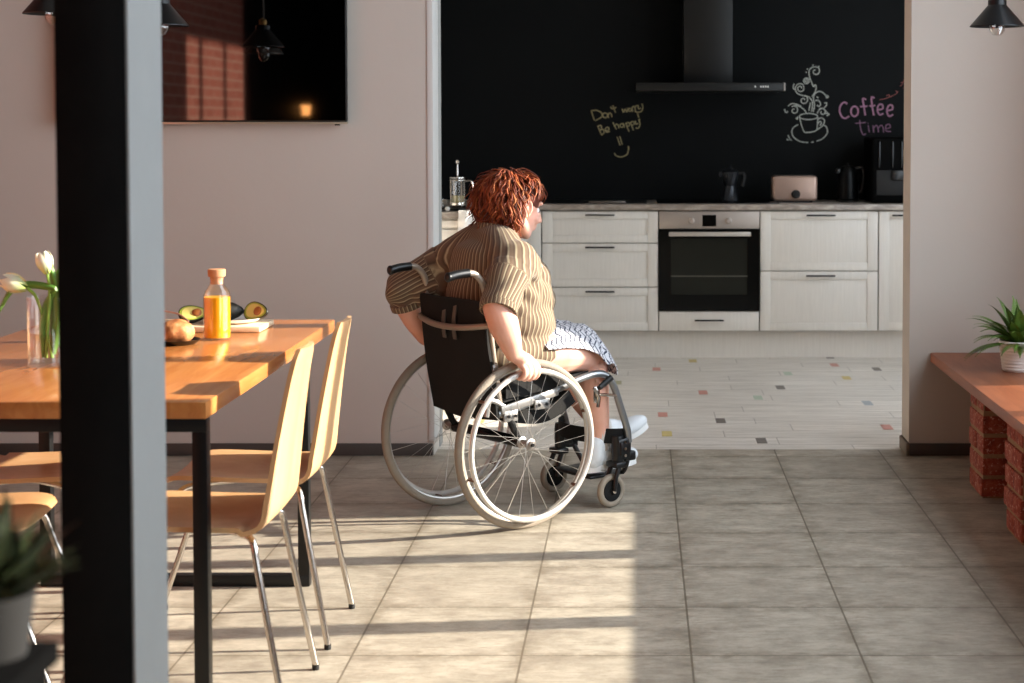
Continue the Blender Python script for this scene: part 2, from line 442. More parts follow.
# ------------------------------------------------------------------ the room
XL, XR, YB, YW, ZC = -3.3, 1.95, -3.5, 7.155, 4.2
YK0, YK1, KXL, KXR, KZC = 7.345, 10.75, -1.9, 2.4, 2.9
DX0, DX1, DZ = -.865, 1.158, 2.6
struct('floor', MB().box(XL-.1, XR+.1, YB-.1, 7.285, -.12, 0), M_floor)
kf = MB().box(KXL-.1, KXR+.1, 7.285, YK1+.1, -.12, 0)
for i, (x, y, c) in enumerate([(692.5, 360, 1), (656.5, 370, 2), (617.5, 380.6, 3), (703, 392.5, 2), (662.5, 412.5, 2), (720, 419, 4), (667, 434.7, 1), (762, 442.5, 4), (780, 387, 4),
          (758, 398, 5), (788, 374, 5), (833.7, 364.4, 2), (848, 380, 1), (877, 369.7, 4), (887, 427.5, 2), (868, 404, 6), (829, 356.6, 4), (545, 372, 2), (480, 420, 1), (520, 400, 6)]):
    w = 2380/(y-125); X = (x-637)*w/FPX; Y = w-.06
    row = round(Y/.17)*.17
    a, b = .023, .066
    f = kf.bm.faces.new([kf.bm.verts.new((X-a, row-b, .0012)), kf.bm.verts.new((X+a, row-b, .0012)), kf.bm.verts.new((X+a, row+b, .0012)), kf.bm.verts.new((X-a, row+b, .0012))])
    f.material_index = c
struct('floor_kitchen', kf, [M_kfloor, plain('tile_ochre', 'cbb877', .5), plain('tile_coral', 'c98f82', .5), plain('tile_olive', 'a3a07c', .5), plain('tile_dark', '77706a', .5), plain('tile_mint', 'b4c2ae', .5), plain('tile_grey_blue', 'a3abb0', .5)])

# wall towards the kitchen, with the wide opening
struct('wall_front', MB().box(XL-.1, DX0, YW, YK0, 0, ZC).box(DX1, XR+.1, YW, YK0, 0, ZC).box(DX0, DX1, YW, YK0, DZ, ZC), M_wall)
struct('trim_1', MB().box(DX0-.002, DX0+.003, YW-.003, YK0, .06, DZ, .001).box(DX0-.022, DX0+.003, YW-.004, YW+.001, .06, DZ, .001), M_trim)
struct('trim_2', MB().box(DX0-.05, DX0+.004, YK0, YK0+.10, 0, DZ, .002), M_jamb)
# left wall: red brick, a stretch behind the viewer painted black
struct('wall_left', MB().box(XL-.12, XL, .0, YW, 0, ZC), M_brickwall)
struct('wall_left_dark', MB().box(XL-.12, XL, YB, .0, 0, ZC), M_black)
struct('wall_back', MB().box(-1.6, XR+.1, YB-.15, YB, 0, ZC), brick('dark_brick_wall', '5a352b', '4c2c24', '6b564a', 1.0, 'xz'))
struct('wall_back_dark', MB().box(XL-.1, -1.6, YB-.15, YB, 0, ZC), M_black)
# right wall with the tall window band behind the bench
WY0, WY1, WZ0, WZ1 = .40, 6.315, .50, 3.95
PIER0, PIER1 = 2.35, 3.45
rw = MB().box(XR, XR+.12, YB, WY0, 0, ZC).box(XR, XR+.12, WY1, YW, 0, ZC).box(XR, XR+.12, WY0, WY1, 0, WZ0).box(XR, XR+.12, WY0, WY1, WZ1, ZC).box(XR, XR+.12, PIER0, PIER1, WZ0, WZ1)
struct('wall_right', rw, M_wall)
wn = MB()
ys = [5.705-.752*k for k in range(12)]
for y in ys:
    if y > WY0 and not PIER0 < y < PIER1: wn.box(XR+.02, XR+.08, y-.052, y+.052, WZ0, WZ1, .004)
wn.box(XR+.02, XR+.08, WY0, WY1, WZ1-.05, WZ1).box(XR+.03, XR+.07, WY0, WY1, WZ0, WZ0+.02)
struct('window_1', wn, M_blackmetal)
struct('ceiling', MB().box(XL-.12, XR+.12, YB-.15, YK0, ZC, ZC+.1), M_ceil)
# kitchen shell
struct('wall_kitchen_back', MB().box(KXL-.1, KXR+.1, YK1, YK1+.1, 0, KZC), M_black)
struct('wall_kitchen_left', MB().box(KXL-.1, KXL, YK0, YK1, 0, KZC), M_kwall)
kw0, kw1 = 8.1, 9.6
struct('wall_kitchen_right', MB().box(KXR, KXR+.1, YK0, kw0, 0, KZC).box(KXR, KXR+.1, kw1, YK1, 0, KZC).box(KXR, KXR+.1, kw0, kw1, 0, 1.0).box(KXR, KXR+.1, kw0, kw1, 2.5, KZC), M_kwall)
struct('window_3', MB().box(KXR+.03, KXR+.08, kw0, kw0+.05, 1.0, 2.5).box(KXR+.03, KXR+.08, kw1-.05, kw1, 1.0, 2.5).box(KXR+.03, KXR+.08, (kw0+kw1)/2-.03, (kw0+kw1)/2+.03, 1.0, 2.5), M_trim)
struct('ceiling_kitchen', MB().box(KXL-.1, KXR+.1, YK0, YK1+.1, KZC, KZC+.1), M_kwall)
struct('baseboard_front', MB().box(XL, DX0-.004, YW-.014, YW, 0, .052, .003).box(DX1+.001, XR, YW-.014, YW, 0, .052, .003), M_base)
struct('baseboard_reveal', MB().box(DX1-.014, DX1, YW-.014, YK0-.02, 0, .055, .003), M_baselight)
struct('baseboard_left', MB().box(XL, XL+.014, YB, YW, 0, .06, .003), M_base)

# ------------------------------------------------------------------ kitchen furniture
YF = 10.13
def handle(x, z, parent, ln=.17):
    m = MB().box(x-ln/2, x+ln/2, YF-.034, YF-.026, z-.005, z+.005, .002)
    for s in (-1, 1): m.box(x+s*(ln/2-.02)-.004, x+s*(ln/2-.02)+.004, YF-.028, YF-.001, z-.004, z+.004)
    m.obj('handle', M_blackmetal, parent)
def front(name, x0, x1, z0, z1, root, hx=None, hz=None, hl=.17):
    m = MB(); g = .0025; x0 += g; x1 -= g; z0 += g; z1 -= g; fr = .062 if (z1-z0) > .15 else .0
    if fr:
        fz = .048 if (z1-z0) > .25 else .045
        m.box(x0, x1, YF-.004, YF+.016, z0, z1, .001)
        for a, b, c, d in ((x0, x0+fr, z0, z1), (x1-fr, x1, z0, z1), (x0+fr, x1-fr, z0, z0+fz), (x0+fr, x1-fr, z1-fz, z1)):
            m.box(a, b, YF-.012, YF-.003, c, d, .0025)
    else: m.box(x0, x1, YF-.012, YF+.016, z0, z1, .002)
    o = m.obj(name, M_cab, root)
    if hx is not None:
        hm = MB().box(hx-hl/2, hx+hl/2, YF-.042, YF-.034, hz-.005, hz+.005, .002)
        for s in (-1, 1): hm.box(hx+s*(hl/2-.02)-.004, hx+s*(hl/2-.02)+.004, YF-.036, YF-.011, hz-.004, hz+.004)
        hm.obj('handle', M_blackmetal, o)
    return o
def cabinet(label, x0, x1, z0=.165, z1=.893):
    r = thing('base_cabinet', label, 'cabinet', group=None)
    MB().box(x0, x1, YF+.017, 10.745, z0, z1).obj('carcass', M_carc, r)
    return r
r = cabinet('white wood base cabinet with three wide drawers left of the oven', -.571, .129)
front('drawer', -.571, .129, .698, .891, r, -.222, .868, .175)
front('drawer', -.571, .129, .433, .698, r, -.222, .674, .175)
front('drawer', -.571, .129, .168, .433, r, -.222, .408, .175)
r = cabinet('white base cabinet with two deep drawers right of the oven', .737, 1.447)
front('drawer', .737, 1.447, .53, .891, r, 1.10, .866, .175)
front('drawer', .737, 1.447, .168, .53, r, 1.10, .503, .175)
r = cabinet('white cabinet door cut off by the right wall edge', 1.449, 2.05)
front('door', 1.449, 2.05, .168, .891, r, 1.60, .866, .15)
r = cabinet('plain white cabinet door behind the woman, left of the drawers', -1.15, -.573)
front('door', -1.15, -.573, .168, .891, r)
r = cabinet('white drawer unit underneath the oven', .131, .735, .165, .288)
front('drawer', .131, .735, .168, .288, r, .433, .235, .175)
tag(MB().box(-.72, 2.38, 10.19, 10.21, 0, .164).obj('plinth_board', M_cab), 'pale plinth board running under the white base cabinets', 'plinth')
tag(MB().box(KXL+.002, KXR-.002, YF-.03, 10.748, .896, .931, .003).obj('countertop', M_counter), 'long grey brown worktop along the black kitchen wall', 'countertop')

ov = thing('oven', 'built-in black glass oven with a steel control strip', 'oven')
MB().box(.133, .733, YF+.002, 10.70, .292, .889).obj('oven_body', M_carc, ov)
cp = MB().box(.133, .733, YF-.018, YF+.001, .785, .889, .002).obj('control_panel', M_ovensteel, ov)
MB().box(.392, .474, YF-.0205, YF-.0185, .80, .868).obj('display', M_ovglass, cp)
for x in (.325, .548):
    MB().lathe([(.021, 0), (.021, .004), (.016, .006), (.0145, .022), (.012, .024)], seg=24, M=Matrix.Translation((x, YF-.0185, .833)) @ Matrix.Rotation(PI/2, 4, 'X')).obj('knob', M_ovensteel, cp)
d = MB(); x0, x1, z0, z1 = .133, .733, .294, .783
for a, b, c, e in ((x0, x0+.07, z0, z1), (x1-.07, x1, z0, z1), (x0+.07, x1-.07, z0, z0+.095), (x0+.07, x1-.07, z1-.055, z1)):
    d.box(a, b, YF-.022, YF, c, e)
d = d.obj('oven_door', M_ovglass, ov)
MB().box(x0+.07, x1-.07, YF-.014, YF-.006, z0+.095, z1-.055).obj('window_pane', M_ovwin, d)
MB().box(x0+.07, x1-.07, YF-.017, YF-.0145, .497, .503).obj('rack_line', plain('rack_steel', '6b6860', .4, .5), d)
MB().box(.19, .68, YF-.062, YF-.044, .742, .768, .004).box(.20, .215, YF-.046, YF-.022, .748, .762).box(.655, .67, YF-.046, YF-.022, .748, .762).obj('handle', plain('oven_handle_metal', 'c2bab2', .35, .35, .03), d)

hd = thing('range_hood', 'dark metal chimney hood above the oven', 'range hood')
MB().box(.288, .586, 10.40, 10.745, 1.661, 2.895, .002).obj('chimney', M_hood, hd)
c = MB().box(-.004, .886, 10.2, 10.745, 1.612, 1.660, .003).obj('canopy', M_hood, hd)
MB().box(.884, .893, 10.198, 10.745, 1.612, 1.660, .002).obj('end_cap', M_steel, hd)
M_btn = plain('white_buttons', 'e0e0de', .4)
for x in (.708, .742, .756, .770, .784): MB().box(x, x+.009, 10.196, 10.1995, 1.632, 1.642, .001).obj('button', M_btn, c)

tag(MB().box(.12, .86, 10.22, 10.68, .9312, .937, .002).obj('induction_hob', M_ovglass), 'flat black glass hob set on the worktop over the oven', 'hob')
sk = thing('kitchen_sink', 'dark sink with a short steel rim strip left of the hob', 'sink')
MB().box(-.62, .06, 10.2, 10.66, .9312, .9355, .002).obj('sink_rim', M_satin, sk)
s_ = MB()
for k in range(12): s_.box(-.285+k*.0175, -.273+k*.0175, 10.20, 10.33, .936, .944, .001)
s_.box(-.29, -.07, 10.20, 10.212, .9356, .946, .002).obj('drain_grid', M_steel, sk)

# toaster
t = thing('toaster', 'copper toned metal toaster with a black dial', 'toaster', (.965, 10.40, .9315))
MB().box(-.138, .138, -.08, .08, .010, .165, .022, seg=4).obj('body', plain('copper_metal', 'b3988a', .34, .45, .05), t)
MB().box(-.115, .115, -.045, -.02, .1655, .168).box(-.115, .115, .02, .045, .1655, .168).obj('slot', M_satin, t)
MB().lathe([(.027, 0), (.027, .008), (.018, .010), (.016, .024), (0.001, .025)], seg=24, M=Matrix.Translation((.005, -.081, .052)) @ Matrix.Rotation(PI/2, 4, 'X')).obj('dial', M_rubber, t)
MB().box(-.11, .11, -.06, .06, 0, .012).obj('foot', M_rubber, t)
# moka pot
t = thing('moka_pot', 'small dark moka pot with a wing handle on the hob', 'coffee pot', (.575, 10.44, .9375))
MB().lathe([(.05, 0), (.052, .004), (.036, .085), (.034, .092), (.036, .098), (.052, .17), (.052, .178)], seg=10).obj('pot_body', plain('dark_aluminium', '34363a', .3, .7), t)
MB().lathe([(.052, .179), (.035, .192), (.010, .198), (.006, .205), (.010, .212), (.004, .218)], seg=10).obj('lid', plain('dark_lid', '3a3c40', .3, .7), t)
MB().tube(spline([(.05, 0, .165), (.08, 0, .17), (.088, 0, .15), (.075, 0, .09)], 14), .008, 8, flat=1.3).obj('handle', M_rubber, t)
MB().box(-.068, -.045, -.01, .01, .150, .177, .003).obj('spout', plain('dark_spout', '44464a', .3, .7), t)
# electric kettle
t = thing('electric_kettle', 'black electric kettle between toaster and coffee machine', 'kettle', (1.30, 10.42, .9315))
MB().lathe([(.07, 0), (.072, .012), (.060, .018)], seg=28).obj('base', M_satin, t)
MB().lathe([(.066, .019), (.068, .03), (.055, .17), (.048, .205), (.035, .220), (.010, .226), (.009, .238), (.004, .24)], seg=28).obj('body', plain('kettle_black', '050606', .35, spec=.15), t)
MB().tube(spline([(.045, 0, .205), (.085, 0, .212), (.098, 0, .17), (.088, 0, .08), (.064, 0, .055)], 22), .009, 8).obj('handle', plain('kettle_handle', '0c0c0d', .5), t)
MB().box(-.075, -.044, -.012, .012, .175, .205, .005).obj('spout', M_satin, t)
# coffee machine
t = thing('coffee_machine', 'large black coffee machine at the right end of the worktop', 'coffee machine', (1.56, 10.42, .9315))
MB().box(-.14, .20, -.19, .19, .0, .40, .02, seg=3).obj('housing', plain('machine_black', '030303', .7, spec=.06), t)
MB().box(-.11, .17, -.193, -.189, .05, .20, .001).obj('brew_recess', M_rubber, t)
g_ = MB()
for x in (-.10, -.02, .035, .09, .15): g_.box(x, x+.012, -.198, -.188, .215, .375, .003)  # raised paler strips stand in for vertical reflections on the black front
g_.obj('reflection_strips', plain('machine_gloss', '151617', .2, .3), t)
MB().box(-.02, .05, -.21, -.19, .14, .20, .006).obj('spout', M_satin, t)

# left leg of the kitchen
kl = thing('base_cabinet', 'pale cabinet run on the kitchen\'s left under the glass coffee press', 'cabinet')
MB().box(-1.88, -.76, 9.24, 10.09, .0, .893).obj('carcass', M_cab, kl)
for (z0, z1) in ((.845, .885), (.775, .835), (.60, .765), (.35, .59), (.10, .34)):
    MB().box(-1.3, -.775, 9.222, 9.238, z0, z1, .003).obj('drawer', M_cab, kl)
tag(MB().box(-1.89, -.745, 9.19, 10.095, .896, .931, .003).obj('countertop', M_counter), 'short pale worktop on the kitchen\'s left side behind the red hair', 'countertop')
tag(MB().lathe([(.0, .0), (.085, 0), (.10, .012), (.10, .016), (.09, .014)], (-1.0, 9.42, .9315), 32, cap=False).obj('serving_tray', M_satin), 'round black tray beneath the glass coffee press', 'tray')
fp = thing('french_press', 'glass coffee press with a raised plunger on black tray', 'coffee press', (-1.0, 9.42, .944))
MB().lathe([(.040, .004), (.041, .008), (.041, .15), (.043, .165)], seg=28, cap=False).lathe([(.038, .165), (.038, .008), (.0, .008)], seg=28, cap=False).obj('beaker', M_glass, fp)
fr = MB().lathe([(.044, 0), (.046, .004), (.044, .03), (.042, .03)], seg=28)
for k in range(4):
    a = k*PI/2+.6; fr.tube([(.043*math.cos(a), .043*math.sin(a), z) for z in (.0, .16)], .003, 6)
fr.tube([(.043*math.cos(a), .043*math.sin(a), .155) for a in np.linspace(0, 2*PI, 25)[:-1]], .003, 6, closed=True)
fr.obj('frame', M_chrome, fp)
MB().lathe([(.037, .012), (.037, .07), (.0, .07)], seg=24).obj('tea', plain('pale_tea', '9a8f60', .2), fp)
MB().lathe([(.045, .166), (.045, .172), (.02, .18), (.006, .183), (.004, .24), (.004, .244), (.011, .25), (.012, .26), (.006, .268)], seg=24).obj('plunger', M_chrome, fp)
MB().tube(spline([(.044, 0, .15), (.075, 0, .15), (.088, 0, .115), (.078, 0, .06), (.046, 0, .035)], 20), .005, 8).obj('handle', M_chrome, fp)
cup = MB().lathe([(.0, 0), (.014, 0), (.018, .01), (.02, .05), (.0185, .05), (.016, .012), (.0, .006)], (-1.075, 9.40, .944), 24, cap=False).obj('shot_glass', M_glass)
tag(cup, 'tiny clear glass standing left of the coffee press', 'glass')
tag(MB().ell((-1.037, 9.235, .948), (.014, .014, .014)).obj('cabinet_knob', M_trim), 'small white ball knob standing at the left worktop edge', 'knob')
def towel(u, v):
    x = -.97+.13*u; top = np.interp(u, (0, .45, .8, 1), (.80, .88, .925, .93))
    if v < .25: return (x, 9.168+(.25-v)*.35, .9375+.002*math.sin(60*x+20*v))
    v = (v-.25)/.75
    z = .936-(.936-.80+.10*u)*v; y = 9.165+.012*math.sin(x*70+v*3)+.006*math.sin(v*14)
    return (x, y, z)
tw = MB().grid(towel, 30, 14, .006)
tag(tw.obj('tea_towel', plain('white_towel', 'ecebe8', .9, 0, .03, 40, .3, 200)), 'crumpled white tea towel hanging on the left cabinet behind her neck', 'towel')

# ------------------------------------------------------------------ chalk drawings on the black wall
YCH = YK1-.001
def chalk(name, strokes, ox, oz, u, r, m, label, cat, jit=0.0):
    b = MB()
    for st in strokes:
        pts = st if len(st) == 2 else spline(st, max(8, 5*len(st)))
        p3 = [(ox+p[0]*u, YCH, oz-p[1]*u) for p in pts]
        b.tube(p3, r, 6, flat=1.0, up=(0, 1, 0))
    for v in b.bm.verts: v.co.y = YCH+(v.co.y-YCH)*.25
    return tag(b.obj(name, m), label, cat)
def circ(cx, cy, r, a0=0, a1=360, n=12, ry=None):
    return [(cx+r*math.cos(math.radians(a)), cy+(ry or r)*math.sin(math.radians(a))) for a in np.linspace(a0, a1, n)]
def swirl(cx, cy, r0, a0, turns, n=16, shrink=.25):
    return [(cx+r0*(1-(1-shrink)*k/(n-1))*math.cos(a0+2*PI*turns*k/(n-1)), cy+r0*(1-(1-shrink)*k/(n-1))*math.sin(a0+2*PI*turns*k/(n-1))) for k in range(n)]
def chalkmat(name, col):
    t = NT(name); n = t.noise(t.obj(), 170, 3, .7)
    t.P(color=t.mix(t.ramp(n, [(.38, (0, 0, 0)), (.6, (1, 1, 1))]), tuple(x*.45 for x in lin(col)), lin(col)), rough=.95, spec=.1); return t.m
K = 10.73/FPX
yw = [[(75, 235), (88, 275)], [(72, 232), (98, 229), (120, 240), (122, 258), (92, 276)], circ(137, 252, 11), [(152, 264), (150, 243)], [(150, 250), (158, 241), (165, 246), (168, 259)],
      [(163, 212), (165, 222)], [(172, 206), (184, 240)], [(166, 222), (188, 216)],
      [(214, 222), (221, 238), (229, 223), (236, 237), (242, 217)], circ(250, 227, 6.5), [(262, 236), (260, 214)], [(260, 220), (266, 211), (271, 213)], [(275, 232), (272, 211)], [(272, 217), (279, 208), (284, 209)],
      [(286, 205), (290, 222), (300, 218)], [(304, 198), (309, 215), (303, 232), (288, 238), (272, 234)],
      [(104, 302), (120, 340)], [(102, 302), (118, 298), (120, 312), (112, 320)], [(112, 320), (128, 316), (132, 330), (120, 342)], [(138, 324), (154, 317), (150, 306), (139, 311), (142, 328), (158, 325)],
      [(172, 283), (188, 316)], [(180, 303), (188, 292), (196, 296), (200, 311)], circ(213, 298, 8), [(220, 288), (226, 306)], [(230, 286), (246, 326)], circ(241, 293, 8), [(252, 282), (266, 320)], circ(262, 288, 8),
      [(274, 276), (278, 292), (288, 288)], [(290, 272), (296, 292), (288, 310), (276, 308)], [(284, 242), (290, 262)], circ(293, 271, 2, n=6),
      [(192, 350), (205, 388)], [(204, 347), (215, 386)], [(178, 424), (190, 437), (212, 441), (236, 430), (243, 410), (243, 392)]]
M_ychalk = chalkmat('yellow_chalk', 'aa9e78')
for a_, b_, nm_, lab_ in ((0, 15, 'chalk_writing', 'slanted yellow chalk words Don\'t worry, upper line'), (15, len(yw)-3, 'chalk_writing', 'slanted yellow chalk words Be happy!, lower line'), (len(yw)-3, len(yw), 'chalk_drawing', 'small yellow chalk smile under the slanted words')):
    chalk(nm_, yw[a_:b_], (575-637)*K, H+(125-60)*K, K/4.551, .0042, M_ychalk, lab_, nm_.replace('_', ' '))
ox, oz, u = (775-637)*K, H+(125-55)*K, K/7.19
cupst = [circ(242, 442, 66, n=20, ry=22), [(178, 446), (190, 500), (212, 552), (240, 556), (270, 552), (300, 540), (306, 500), (308, 446)],
         [(305, 470), (330, 452), (355, 466), (350, 500), (325, 522), (302, 538)], [(310, 490), (325, 478), (335, 490), (322, 508)],
         [(168, 500), (135, 520), (122, 555), (140, 595), (185, 622), (240, 630)], [(300, 620), (345, 600), (378, 560), (372, 520), (355, 505)], [(262, 629), (280, 625)],
         swirl(290, 118, 34, -1.2, .95), [(300, 86), (270, 88), (246, 110), (246, 150), (262, 195), (276, 230)], circ(226, 186, 20, n=12), circ(226, 186, 9, n=8),
         [(276, 230), (290, 215), (296, 240), (286, 270), (266, 300)], swirl(182, 238, 28, .3, 1.0), [(208, 246), (200, 212), (165, 210), (146, 240), (160, 275), (200, 292), (240, 300), (266, 330), (270, 370), (262, 408)],
         [(136, 205), (132, 240), (150, 250)], swirl(206, 325, 30, -.6, 1.1), [(236, 316), (225, 296), (200, 292)],
         [(275, 410), (285, 360), (276, 310), (290, 275), (320, 262), (350, 275), (372, 300)], circ(376, 300, 7, n=8), [(290, 330), (310, 325), (328, 350), (318, 370), (302, 362)],
         swirl(138, 398, 32, -2.0, 1.1), [(120, 372), (150, 362), (190, 378), (218, 402), (226, 425)], [(95, 368), (120, 350), (160, 355), (190, 370)],
         swirl(340, 410, 30, -2.4, 1.0), [(305, 420), (318, 395), (345, 385), (368, 405), (380, 420)], [(355, 345), (372, 345), (368, 365), (352, 380)], [(360, 420), (390, 425), (372, 438)],
         [(68, 388), (80, 412), (95, 405)], [(70, 408), (88, 415)], [(150, 460), (165, 445), (160, 465)], [(95, 575), (105, 600), (120, 615)], [(85, 605), (100, 612)],
         [(235, 98), (230, 105)], [(222, 120), (226, 128)], [(272, 70), (275, 78)], [(312, 80), (316, 88)], [(255, 340), (250, 370), (244, 400)], [(300, 300), (312, 310)]]
chalk('chalk_drawing', cupst, ox, oz, u, .0042, chalkmat('white_chalk', 'b9bdb6'), 'white chalk drawing of a steaming cup on a saucer', 'chalk drawing')
pk = [[(520, 352), (500, 340), (475, 358), (465, 400), (480, 440), (505, 455), (535, 440)], circ(573, 405, 26, n=14, ry=36), [(655, 320), (632, 315), (640, 370), (650, 435)], [(612, 372), (665, 368)],
      [(715, 310), (695, 305), (700, 370), (712, 435)], [(680, 368), (722, 362)], [(738, 395), (775, 385), (770, 355), (745, 362), (738, 400), (755, 430), (780, 420)],
      [(808, 400), (845, 390), (842, 362), (818, 365), (806, 405), (822, 440), (850, 428)]]
chalk('chalk_writing', pk, ox, oz, u, .0062, chalkmat('pink_chalk', 'b98aa4'), 'thick pink chalk word Coffee on the black wall', 'chalk writing')
pk2 = [[(610, 468), (618, 530), (635, 572), (655, 565)], [(578, 492), (655, 485)], [(672, 505), (680, 555)], [(668, 488), (670, 492)], [(705, 505), (712, 558)], [(710, 525), (730, 505), (742, 530), (745, 555)], [(745, 525), (765, 505), (780, 525), (782, 558)],
       [(800, 530), (830, 520), (822, 498), (800, 508), (800, 545), (835, 550)]]
chalk('chalk_writing', pk2, ox, oz, u, .0042, chalkmat('dim_pink_chalk', '93708a'), 'thin pink chalk word time under the larger word', 'chalk writing')
chalk('chalk_drawing', [[(750, 322), (790, 315), (830, 300), (870, 280), (885, 262)], [(800, 295), (820, 285), (822, 305)], [(868, 255), (880, 270)], [(900, 225), (918, 205), (930, 170)], [(905, 200), (930, 190)], [(920, 240), (935, 225), (945, 180), (960, 150)]],
      ox, oz, u, .0028, chalkmat('red_chalk', '9a5f5c'), 'faint reddish chalk vine trailing up to the right edge', 'chalk drawing')

# ------------------------------------------------------------------ bench on the right
tag(MB().box(1.247, XR-.005, 2.2, YW-.002, .400, .440, .004).obj('bench_top', M_bench), 'long reddish wooden bench top along the right wall', 'bench')
def brick_pillar(x0, y0, label, seed):
    R = random.Random(seed)
    t = thing('brick_pillar', label, 'pillar', (x0, y0, 0), group='brick pillars under the bench')
    W_, D_, Hh = .44, .25, .398
    MB().box(.005, W_-.005, .005, D_-.005, 0, Hh).obj('mortar', M_mortar, t)
    m = MB(); rows = 5; rh = Hh/rows
    for k in range(rows):
        z0, z1 = k*rh+.006, (k+1)*rh-.008
        segs = [(0, .22), (.228, .44)] if k % 2 == 0 else [(0, .105), (.113, .32), (.328, .44)]
        for a, b in segs:
            for c, e in ((0, .122), (.128, .25)) if k % 2 == 0 else ((0, .25),):
                j = [R.uniform(-.006, .006) for _ in range(4)]
                m.box(a+j[0], b+j[1]*.3, c+j[2], e+j[3], z0, z1, .006)
    m.obj('bricks', M_brick, t)
    return t
brick_pillar(1.300, 6.32, 'red brick pillar farther back under the wooden bench', 3)
brick_pillar(1.285, 5.60, 'red brick pillar nearer the viewer, cut by right frame edge', 5)

# fern in white ribbed pot
def leaf_material(name, a, b):
    t = NT(name); n = t.noise(t.obj(), 30, 3); rnd = t.n('ShaderNodeAttribute', attribute_name='u').outputs['Fac']
    t.P(color=t.mix(t.math('ADD', t.math('MULTIPLY', n, .5), t.math('MULTIPLY', rnd, .5)), lin(a), lin(b)), rough=.5, sss=.05); return t.m
M_fern = leaf_material('fern_green', '1e3d18', '6d9034')
M_shadeplant = leaf_material('shaded_plant_green', '0c120a', '2a3418')  # greens kept very dark: the corner's shade is put into the colour
def fronds(n, ln, seed, wid=.018, lift=(.3, 1.3), curl=1.0, pairs=16):
    R = random.Random(seed); V = []; F = []; U = []
    for k in range(n):
        az = 2*PI*k/n+R.uniform(-.3, .3); el = R.uniform(*lift); L = ln*R.uniform(.6, 1.15); rv = R.random()
        p = Vector((.01*math.cos(az), .01*math.sin(az), 0)); d = Vector((math.cos(az)*math.cos(el), math.sin(az)*math.cos(el), math.sin(el)))
        side = Vector((-math.sin(az), math.cos(az), 0)); steps = pairs
        prev = None
        for i in range(steps+1):
            s = i/steps; up = side.cross(d).normalized()*-1
            w = .0016*(1-s*.7)
            a, b = len(V), len(V)+1
            V += [p+side*w, p-side*w]; U += [rv, rv]
            if prev is not None: F.append((prev, prev+1, b, a))
            prev = a
            if i > 1:
                ll = wid*math.sin(PI*min(1, .15+s*.9))*1.6+.003
                for sg in (-1, 1):
                    tip = p+side*sg*ll+d*ll*.5+Vector((0, 0, -ll*.25)); q0 = p-d*.002; q1 = p+d*.0035
                    m_ = (p+tip)/2+d*.004; m2 = (p+tip)/2-d*.004
                    i0 = len(V); V += [q0, m2, tip, m_+Vector((0, 0, .0015)), q1]; U += [rv]*5; F.append((i0, i0+1, i0+2, i0+3, i0+4))
            p = p+d*(L/steps)
            d = (d+Vector((0, 0, -1))*(curl*1.5/steps)*(.3+s)).normalized()
    me = bpy.data.meshes.new('foliage'); me.from_pydata([tuple(v) for v in V], [], F); attr(me, 'u', np.array(U)); me.update(); return me
t = thing('potted_fern', 'small green fern in a white ribbed pot on the bench', 'potted plant', (1.505, 6.62, .4402))
pr = [(0, 0), (.062, 0)] + [(.066+.014*z/.10+(.0022 if k % 2 else 0), z*1.12) for k, z in enumerate(np.linspace(.004, .104, 19))] + [(.079, .120), (.075, .120), (.070, .095), (0, .095)]
MB().lathe(pr, seg=40, cap=False).obj('pot', plain('white_ceramic', 'e4e0da', .4, 0, .02), t, smooth=25)
MB().lathe([(0, .100), (.071, .100), (.069, .096), (0, .096)], seg=24, cap=False).obj('soil', plain('potting_soil', '2c2119', .95), t)
fm = fronds(85, .20, 4, .014, (.1, 1.35), 1.0, 24); o = mesh_obj('fronds', fm, M_fern, t); o.location = (0, 0, .103)

# shade-darkened plant in the near left corner on a low black cabinet
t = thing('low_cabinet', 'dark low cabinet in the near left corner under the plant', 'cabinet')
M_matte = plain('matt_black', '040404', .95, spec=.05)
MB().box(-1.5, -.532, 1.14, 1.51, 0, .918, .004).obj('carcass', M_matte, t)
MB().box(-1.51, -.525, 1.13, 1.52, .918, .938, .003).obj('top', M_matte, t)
t = thing('potted_plant', 'shade-darkened blurred bushy plant in grey pot, near left corner', 'potted plant', (-.572, 1.475, .9385))
MB().lathe([(0, 0), (.032, 0), (.040, .052), (.0405, .056), (.037, .056), (.035, .045), (0, .045)], seg=32, cap=False).obj('pot', plain('shade_darkened_pot', '100f0e', .9), t)  # grey pot taken near black, with the corner's shade in its colour
fm = fronds(90, .082, 9, .007, (.5, 1.5), .5, 12); o = mesh_obj('foliage', fm, M_shadeplant, t); o.location = (0, 0, .046)

# dark pillar between viewer and table
PXa, PXb, PY0, PY1 = -.894, -.781, 2.60, 2.785
pl = thing('pillar', 'tall black pillar with a gloss-greyed side face near the viewer', 'pillar')
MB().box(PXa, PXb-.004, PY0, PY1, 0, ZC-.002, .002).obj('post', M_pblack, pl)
MB().box(PXb-.0035, PXb, PY0+.001, PY1-.001, 0.001, ZC-.003).obj('gloss_face', M_pgrey, pl)  # thin sheet that carries the painted gloss of the side

